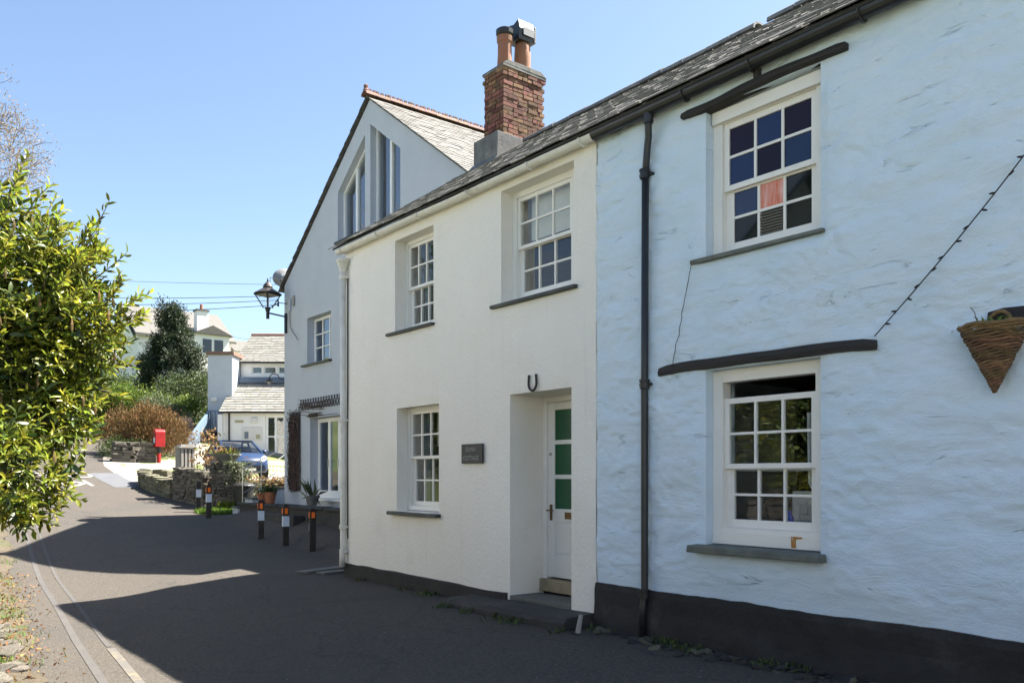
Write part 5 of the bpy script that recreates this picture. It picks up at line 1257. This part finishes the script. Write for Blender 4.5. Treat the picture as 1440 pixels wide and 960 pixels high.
# long new shoots that stick out of the outline
PP = []; DD = []; AUTO = ()
for i in range(46):
    l = LAU[random.choice((0, 0, 1, 1, 2, 3, 8))]; d_ = Vector((random.uniform(.1, 1), random.uniform(-.9, .2), random.uniform(-.25, 1))).normalized(); c_ = Vector(l[:3])
    AUTO += ((c_ + d_ * l[3] * .85, c_ + d_ * (l[3] + random.uniform(.10, .24)) + Vector((0, 0, random.uniform(0, .1)))),)
for s_, e in (((1.6, 8.35, 3.45), (1.86, 8.15, 4.02)), ((1.4, 8.6, 3.7), (1.52, 8.62, 4.12)), ((1.75, 8.05, 2.9), (2.12, 7.85, 3.18)), ((1.2, 8.8, 4.15), (1.33, 8.85, 4.52)), ((1.7, 8.1, 2.5), (2.02, 7.9, 2.55)), ((1.38, 7.88, 1.95), (1.60, 7.7, 1.93)), ((1.1, 7.6, 1.5), (1.50, 7.45, 1.36)), ((.95, 8.8, 4.2), (.98, 8.8, 4.5)), ((1.65, 8.2, 3.2), (1.98, 8.05, 3.55))) + AUTO:
    s_ = Vector(s_); e = Vector(e); mid = s_.lerp(e, .5) + Vector((random.uniform(-.03, .03), random.uniform(-.03, .03), .02)); MB().tube([s_, mid, e], [.007, .005, .003], 5).build('new_shoot', 'bark', lau); dr = (e - s_).normalized(); o_ = dr.orthogonal().normalized()
    for k in range(15):
        t = .25 + .75 * k / 14; p = s_.lerp(e, t); o2 = o_.copy(); o2.rotate(Matrix.Rotation(k * 2.4, 3, dr)); PP.append(np.array(p)); DD.append(np.array(dr * .8 + o2 * .75))
leaves('shoot_leaves', 'laurel_leaf', lau, np.array(PP), np.array(DD), RNG.uniform(.07, .11, len(PP)), RNG.uniform(.028, .04, len(PP)), T_LEAF, off)
P, D = on_lobes(LAU, 160, .1, .04); mbc = MB()
for i in range(len(P)):
    p = Vector(P[i]); mbc.tube([p, p + Vector((0, 0, .05)), p + Vector((0, 0, .10))], [.008, .012, .003], 5)
tag(mbc.build('flower_spikes', 'catkin', lau), kind='stuff')

# ---- bare tree at the far left
bt = thing('bare_tree', (-.8, 25.2, .9), 'bare budding tree whose branches reach in at the left edge of the sky', 'tree')
random.seed(21)
mb = MB(); tips = []; tr0 = Vector((-.8, 25.2, .6)); mb.tube([tr0, tr0 + Vector((.02, .03, 3.2)), tr0 + Vector((.05, .05, 6.4))], [.26, .2, .16], 10)
for d_, ln in (((.34, -.12, .80), 2.1), ((.62, -.25, .60), 2.0), ((-.3, .2, .9), 2.2), ((.1, .5, .8), 2.0), ((-.5, -.3, .7), 2.0), ((.72, .12, .50), 2.1), ((.50, -.42, .72), 1.9)): branch_tree(mb, tr0 + Vector((.05, .05, 6.2)), Vector(d_).normalized(), ln, .085, 6, tips, .55, (2, 3), .76, .16, .03, 4, .006)
mb.build('trunk', 'bark', bt, smooth=True)
P = np.repeat(np.array([t[0] for t in tips]), 12, 0) + RNG.normal(size=(len(tips) * 12, 3)) * .13; D = np.repeat(np.array([t[1] for t in tips]), 12, 0) + RNG.normal(size=P.shape) * .8
leaves('crown', 'catkin', bt, P, D, RNG.uniform(.04, .07, len(P)), RNG.uniform(.02, .035, len(P)), T_SMALL, base_of(bt))
random.seed(22)

def shrub(name, label, cat, base, lobes, m, n, per, spread, L, W, m2=None, n2=0, group=None, stems=5, shell_=.45, up=.6):
    t = thing(name, base, label, cat, group); mb = MB()
    for k in range(stems):
        l = random.choice(lobes); s_ = Vector(base) + Vector((random.uniform(-.2, .2), random.uniform(-.2, .2), -.2)); e = Vector(l[:3]); mb.tube([s_, s_.lerp(e, .5) + Vector((random.uniform(-.2, .2), random.uniform(-.2, .2), .1)), e], [.06, .045, .02], 6)
    mb.build('trunk' if cat == 'tree' else 'stem', 'bark', t, smooth=True)
    P, D = clumped(lobes, n, per, spread, shell_); leaves('crown', m, t, P, D, RNG.uniform(L * .7, L * 1.3, len(P)), RNG.uniform(W * .7, W * 1.3, len(P)), T_SMALL, base_of(t), up=up)
    if m2: P, D = clumped(lobes, n2, per, spread, .8 if n2 < n else .2); leaves('leaves', m2, t, P, D, RNG.uniform(L * .7, L * 1.3, len(P)), RNG.uniform(W * .7, W * 1.3, len(P)), T_SMALL, base_of(t), up=up)
    return t
# conifer
CL = []
for k in range(64):
    h = random.random() ** 1.15; z = 5.2 + 6.6 * h; rr = (1 - h) * 3.3 + .35; a = random.uniform(0, 6.28); q = rr * random.uniform(.35, .85)
    CL.append((15.9 + q * math.cos(a), 53.9 + q * math.sin(a), z, .62 * (1 - .45 * h), .62 * (1 - .45 * h), .72 * (1 - .2 * h)))
CL += [(15.3, 53.8, 11.6, .32, .32, .75), (16.3, 53.7, 11.7, .28, .28, .8)]
shrub('conifer_tree', 'dark green bushy conifer standing in front of the hillside house', 'tree', (15.9, 53.9, 4.6), CL, 'leaf_conifer', 4600, 9, .13, .20, .06, 'leaf_conifer_tip', 700, stems=10, shell_=.6)
# green shrubs behind the brown bush
shrub('garden_shrub', 'bright yellow green rounded shrub below the conifer', 'shrub', (12.5, 49.5, 3.9), [(12.2, 49.9, 5.6, 1.3, 1.2, 1.1), (13.2, 48.9, 5.2, 1.2, 1.1, 1.0), (11.3, 50.2, 5.0, 1.1), (13.9, 48.6, 4.6, .9)], 'leaf_bright', 1500, 8, .12, .16, .06, 'leaf_mid', 600)
shrub('garden_shrub', 'grey green shrub right of the brown bush', 'shrub', (13.0, 44.0, 2.9), [(12.9, 44.4, 4.3, .9, .8, 1.1), (13.5, 43.6, 3.7, .6, .6, .9), (12.5, 45.2, 4.9, .8)], 'leaf_grey', 1000, 8, .11, .13, .04, 'leaf_mid', 500)
shrub('garden_shrub', 'dark green hedge shrub at the right foot of the conifer', 'shrub', (15.5, 50.4, 4.4), [(15.0, 50.6, 6.3, 1.1), (16.3, 50.2, 6.5, 1.0), (15.6, 49.8, 5.2, 1.1), (14.6, 49.8, 5.4, 1.0), (16.6, 51.0, 5.6, 1.0)], 'leaf_mid', 1500, 8, .13, .15, .06, 'leaf_grey', 500)
shrub('garden_shrub', 'olive green shrub beside the white hall on the slope', 'shrub', (18.8, 55.4, 6.0), [(18.6, 55.6, 8.3, 1.2), (19.4, 55.0, 7.4, 1.1), (17.8, 55.3, 7.3, 1.1)], 'leaf_grey', 1000, 8, .14, .15, .06)
shrub('garden_shrub', 'low leafy plants on the bank above the dark sleepers', 'shrub', (13.6, 45.4, 4.6), [(13.4, 45.3, 5.2, .6, .5, .35), (14.2, 45.5, 5.4, .6, .5, .35)], 'leaf_bright', 400, 7, .10, .12, .05, stems=3)
shrub('roadside_tree', 'leafy green tree on the left of the lane beyond the laurel', 'tree', (7.9, 56, 4.7), [(8.6, 56, 7.2, 1.9), (9.5, 56.5, 6.2, 1.4), (7.6, 56.5, 8.3, 1.8), (10.3, 57.5, 5.8, 1.0)], 'leaf_bright', 1500, 8, .16, .19, .07, 'leaf_mid', 900)
shrub('roadside_tree', 'mid green tree crown further up the lane at the bend', 'tree', (14.0, 66, 5.6), [(13.8, 66, 7.6, 2.0), (15.6, 66.5, 7.2, 1.7), (12.5, 67, 8.6, 1.8), (17, 67, 7.6, 1.5)], 'leaf_mid', 1300, 8, .18, .22, .08, 'leaf_bright', 500)
# trees on the near side of the lane, outside the frame: they stand in the window reflections
for k, (x, y, h, r_) in enumerate(((-5.6, 28.0, 6.4, 3.2), (-4.8, 9.5, 3.0, 1.7), (-7.4, 35.0, 7.0, 3.4))):
    shrub('lane_tree', ('evergreen tree behind the laurel on the near side of the lane', 'smaller evergreen beside the boundary wall', 'tall evergreen up the near side of the lane')[k], 'tree', (x, y, .4), [(x, y, h, r_, r_, r_ * 1.1), (x + 1, y + 1.2, h * .75, r_ * .7), (x - .8, y - 1.3, h * .8, r_ * .75)], 'leaf_mid', 900, 8, .22, .26, .10, 'leaf_bright', 500, group='trees on the near side of the lane')
# brown dry bush: fine upright twigs
bb = thing('brown_bush', (10.9, 40.6, 2.4), 'rounded tan brown dry bush beside the red post box', 'bush')
lob = [(10.9, 40.8, 3.5, 1.25, 1.1, 1.25), (10.0, 41.2, 3.5, 1.0, .9, 1.1), (11.9, 40.4, 3.35, 1.0, .9, 1.05), (11.0, 40.6, 3.9, .9, .8, .9)]
P, D = clumped(lob, 1700, 8, .12, .5); D = D * .55 + np.array([0, 0, 1.0]); leaves('crown', 'twig_tan', bb, P, D, RNG.uniform(.10, .28, len(P)), RNG.uniform(.010, .022, len(P)), T_SMALL, base_of(bb))
mb = MB()
for k in range(26):
    s_ = Vector((10.9 + random.uniform(-.6, .6), 40.7 + random.uniform(-.4, .4), 2.2)); e = s_ + Vector((random.uniform(-1, 1), random.uniform(-.7, .7), random.uniform(1.2, 2.2))); mb.tube([s_, s_.lerp(e, .5) + Vector((0, 0, .15)), e], [.02, .014, .005], 4)
mb.build('stem', 'bark', bb)
shrub('ground_shrub', 'dark low evergreen under the left side of the brown bush', 'shrub', (9.6, 39.9, 2.3), [(9.5, 39.9, 2.75, .75, .7, .55), (10.2, 39.6, 2.6, .6, .5, .5)], 'leaf_mid', 420, 8, .08, .10, .035, stems=3)

# climbing plant on the white house: bare reddish stems on a mesh panel
cl = thing('climbing_plant', (GX - .06, 21.25, 1.2), 'bare reddish climber trained up the white house wall beside the glass doors', 'climber')
mb = MB()
for k in range(64):
    y = 20.98 + random.random() * .60; p = [(GX - .03 - random.random() * .06, y + random.gauss(0, .05) + .03 * math.sin(t * 3 + k), 1.2 + t * 2.1 * random.uniform(.85, 1.0)) for t in np.linspace(0, 1, 9)]; mb.tube(p, .009, 4)
for k in range(10):
    z0_ = random.uniform(3.2, 3.55); p = [(GX - .06, 21.0 - t * random.uniform(.6, 2.6), z0_ + .06 * math.sin(t * 4 + k) - .05 * t) for t in np.linspace(0, 1, 8)]; mb.tube(p, .007, 4)
mb.build('stem', 'twig_red', cl)
mb = MB()
for k in range(34): z = 1.2 + k * .062; mb.bar((GX - .015, 20.96, z), (GX - .015, 21.60, z), .008)
for k in range(12): y = 20.97 + k * .057; mb.bar((GX - .013, y, 1.15), (GX - .013, y, 3.3), .008, up=(0, 1, 0))
mb.build('support_mesh', 'timber_dark', cl)
n = 900; P = np.stack([np.full(n, GX - .07) - RNG.random(n) * .05, RNG.uniform(20.96, 21.62, n), RNG.uniform(1.15, 3.35, n)], 1); leaves('crown', 'twig_red', cl, P, RNG.normal(size=(n, 3)), .06, .022, T_SMALL, base_of(cl))

# pot plants, bowl grasses, ivy, small plants
def tuft(parent, c_, n, L, W, m, spread, name='leaves', tilt=.5):
    P = np.array(c_) + RNG.normal(size=(n, 3)) * np.array([spread, spread, .01]); D = RNG.normal(size=(n, 3)) * tilt + np.array([0, 0, 1.0]); return leaves(name, m, parent, P, D, RNG.uniform(L * .6, L * 1.3, n), W, T_SMALL, base_of(parent))
tuft(POTS[0], (8.75, 21.2, 1.14), 60, .22, .04, 'leaf_mid', .08); tuft(POTS[1], (8.9, 22.05, 1.1), 40, .14, .04, 'leaf_mid', .08); tuft(POTS[2], (8.95, 19.1, 1.07), 26, .42, .05, 'leaf_grey', .05, tilt=.7)
tuft(bowl, (8.9, 24.85, 2.18), 150, .22, .02, 'leaf_bright', .17); tuft(bowl, (8.9, 24.85, 2.18), 60, .30, .02, 'twig_tan', .17)
iv = thing('ivy', (9.3, 24.5, .8), 'trailing ivy over the right edge of the stone pier and wall', 'ivy')
n = 700; t_ = RNG.random(n); P = np.stack([9.0 + RNG.normal(size=n) * .22 + .3 * t_, 24.42 + RNG.normal(size=n) * .12 - .02, 1.98 - t_ ** 1.6 * 1.1], 1); leaves('crown', 'leaf_grey', iv, P, RNG.normal(size=(n, 3)) + np.array([-.3, -.8, .2]), .07, .055, T_SMALL, base_of(iv))
n = 500; P = np.stack([RNG.uniform(9.4, 11.4, n), 24.75 + RNG.normal(size=n) * .12, 1.42 + RNG.normal(size=n) * .07], 1); leaves('leaves', 'twig_tan', iv, P, RNG.normal(size=(n, 3)) + np.array([0, -.4, .6]), .11, .05, T_SMALL, base_of(iv))
fern = thing('fern', (8.75, 24.2, .6), 'small green fern at the foot of the stone pier', 'fern')
tuft(fern, (8.72, 24.25, .62), 160, .24, .05, 'leaf_bright', .12, 'frond', .8)
dp_ = thing('dry_plant', (8.7, 26.4, 1.6), 'dry brown seed stems standing behind the garden wall', 'plant')
mb = MB()
for k in range(9):
    s_ = Vector((8.7 + random.uniform(-.25, .35), 26.3 + random.uniform(-.3, .3), .9)); e = s_ + Vector((random.uniform(-.15, .15), random.uniform(-.1, .1), random.uniform(1.2, 2.2))); mb.tube([s_, s_.lerp(e, .6), e], [.010, .008, .004], 4)
mb.build('stem', 'bark', dp_)
n = 260; P = np.stack([8.75 + RNG.normal(size=n) * .22, 26.3 + RNG.normal(size=n) * .2, RNG.uniform(1.9, 3.0, n)], 1); leaves('seed_heads', 'twig_tan', dp_, P, RNG.normal(size=(n, 3)), .11, .07, T_SMALL, base_of(dp_))
n = 60; P = np.array([bx - .08, by + .02, 2.55]) + RNG.normal(size=(n, 3)) * np.array([.07, .10, .012]); leaves('plant', 'grass_blade', hb, P, RNG.normal(size=(n, 3)) + np.array([-.2, .3, .9]), .055, .018, T_SMALL, base_of(hb))
MB().tube([(bx - .08, by + .10, 2.55), (bx - .1, by + .12, 2.66), (bx - .09, by + .15, 2.70)], .003, 4).build('plant_stalk', 'bark', hb)

# ---- ground litter
def scatter(name, m, label, cat, pts, L, W, upv=1.0, spread=.4, tilt=1.0):
    P = np.array(pts); D = RNG.normal(size=P.shape) * tilt + np.array([0, 0, upv]); o = leaves(name, m, None, P, D, RNG.uniform(L * .6, L * 1.3, len(P)), RNG.uniform(W * .7, W * 1.3, len(P)), T_SMALL, (0, 0, 0)); 
    return tag(o, label, cat, None, 'stuff')
pts = []
for k in range(2600):
    y = random.uniform(5, 17); x = road_l(y) + random.gauss(-.22, .26)
    if x < road_l(y) + .5: pts.append((x, y, terrain(x, y) + .012))
scatter('leaf_litter', 'dead_leaf', 'dry brown leaf litter along the left verge', 'leaves', pts, .048, .024, .12, tilt=1.0)
pts = []
for k in range(5200):
    y = random.uniform(5, 20); x = road_l(y) + random.gauss(-.35, .22)
    if nz(x * 2.0, y * 1.4, 6) > .08: pts.append((x, y, terrain(x, y) - .01))
scatter('verge_grass', 'grass_blade', 'short tufts of grass along the left verge', 'grass', pts, .08, .008, 1.4, tilt=.55)
pts = []
for k in range(2600):
    a = random.uniform(0, 6.28); r_ = random.random() ** .5; x = 8.35 + .75 * r_ * math.cos(a); y = 23.6 + .75 * r_ * math.sin(a); pts.append((x, y, terrain(x, y) - .01))
scatter('grass_patch', 'grass_blade', 'bright green patch of grass beside the dustbin', 'grass', pts, .13, .012, 1.5, tilt=.5)
pts = []
for k in range(1100):
    y = random.uniform(3.2, 11.6); x = FX - .06 - abs(random.gauss(0, .10))
    if 6.2 < y < 8.5: x -= .42
    if nz(y * 1.9, 3, 3) > .05 or 5.0 < y < 5.4: pts.append((x, y, .0))
scatter('wall_weeds', 'leaf_mid', 'small weeds growing along the foot of the cottage walls', 'weeds', pts, .07, .022, 1.2, tilt=.7)
sb_ = thing('stone_rubble', (5.9, 5.4, 0), 'scattered broken stones and debris at the foot of the blue wall', 'stones')
for k in range(110):
    y = random.uniform(3.0, 6.3); x = FX - .10 - abs(random.gauss(0, .16)); s_ = random.uniform(.02, .10)
    piece('stone', stone_mesh('dark_step' if k % 3 else 'rubble_moss', random.randrange(9)), sb_, (x, y, .005), (random.uniform(-.4, .4), random.uniform(-.4, .4), random.uniform(0, 6)), (s_ * 1.5, s_, s_ * .4))
mb = MB(); mb.tube([(5.70, 6.12, -.02), (5.73, 6.10, .18)], [.03, .022], 7); mb.build('stake', 'timber_grey', sb_)
vs_ = thing('verge_rock', (1.0, 8.6, -.1), 'flat pale rock slabs breaking through the left verge', 'rock')
for k in range(34):
    y = random.uniform(6.6, 11.5); x = road_l(y) - .06 - abs(random.gauss(0, .16)); s_ = random.uniform(.10, .30)
    piece('slab', stone_mesh('rubble', random.randrange(9)), vs_, (x, y, terrain(x, y) + .0), (random.uniform(-.12, .12), random.uniform(-.12, .12), random.uniform(0, 6)), (s_, s_ * .8, .08))
for k, (x, y, w_, a) in enumerate(((6.15, 12.75, .95, .15), (6.3, 12.35, .8, -.1))):
    mb = MB(); mb.box(-w_ / 2, w_ / 2, -.12, .12, 0, .035, j=.006); o = solo(mb, 'loose_slab', 'stone_step', ('pale loose stone slab lying beyond the cream cottage corner', 'smaller darker loose slab next to the white downpipe')[k], 'slab', (0, 0, 0), bevel=.006); o.location = (x, y, terrain(x, y) + .004); o.rotation_euler = (0, 0, a + .2)
# stones and grit fallen on the road
pts = []; mb = MB()
for k in range(160):
    y = random.uniform(3, 16); x = random.uniform(1.6, 6.0); s_ = random.uniform(.003, .009); mb.box(x - s_, x + s_, y - s_, y + s_, terrain(x, y) - .002, terrain(x, y) + s_, j=s_ * .4)
tag(mb.build('road_grit', 'stone_step'), 'loose grit and small stones on the lane', 'grit', None, 'stuff')
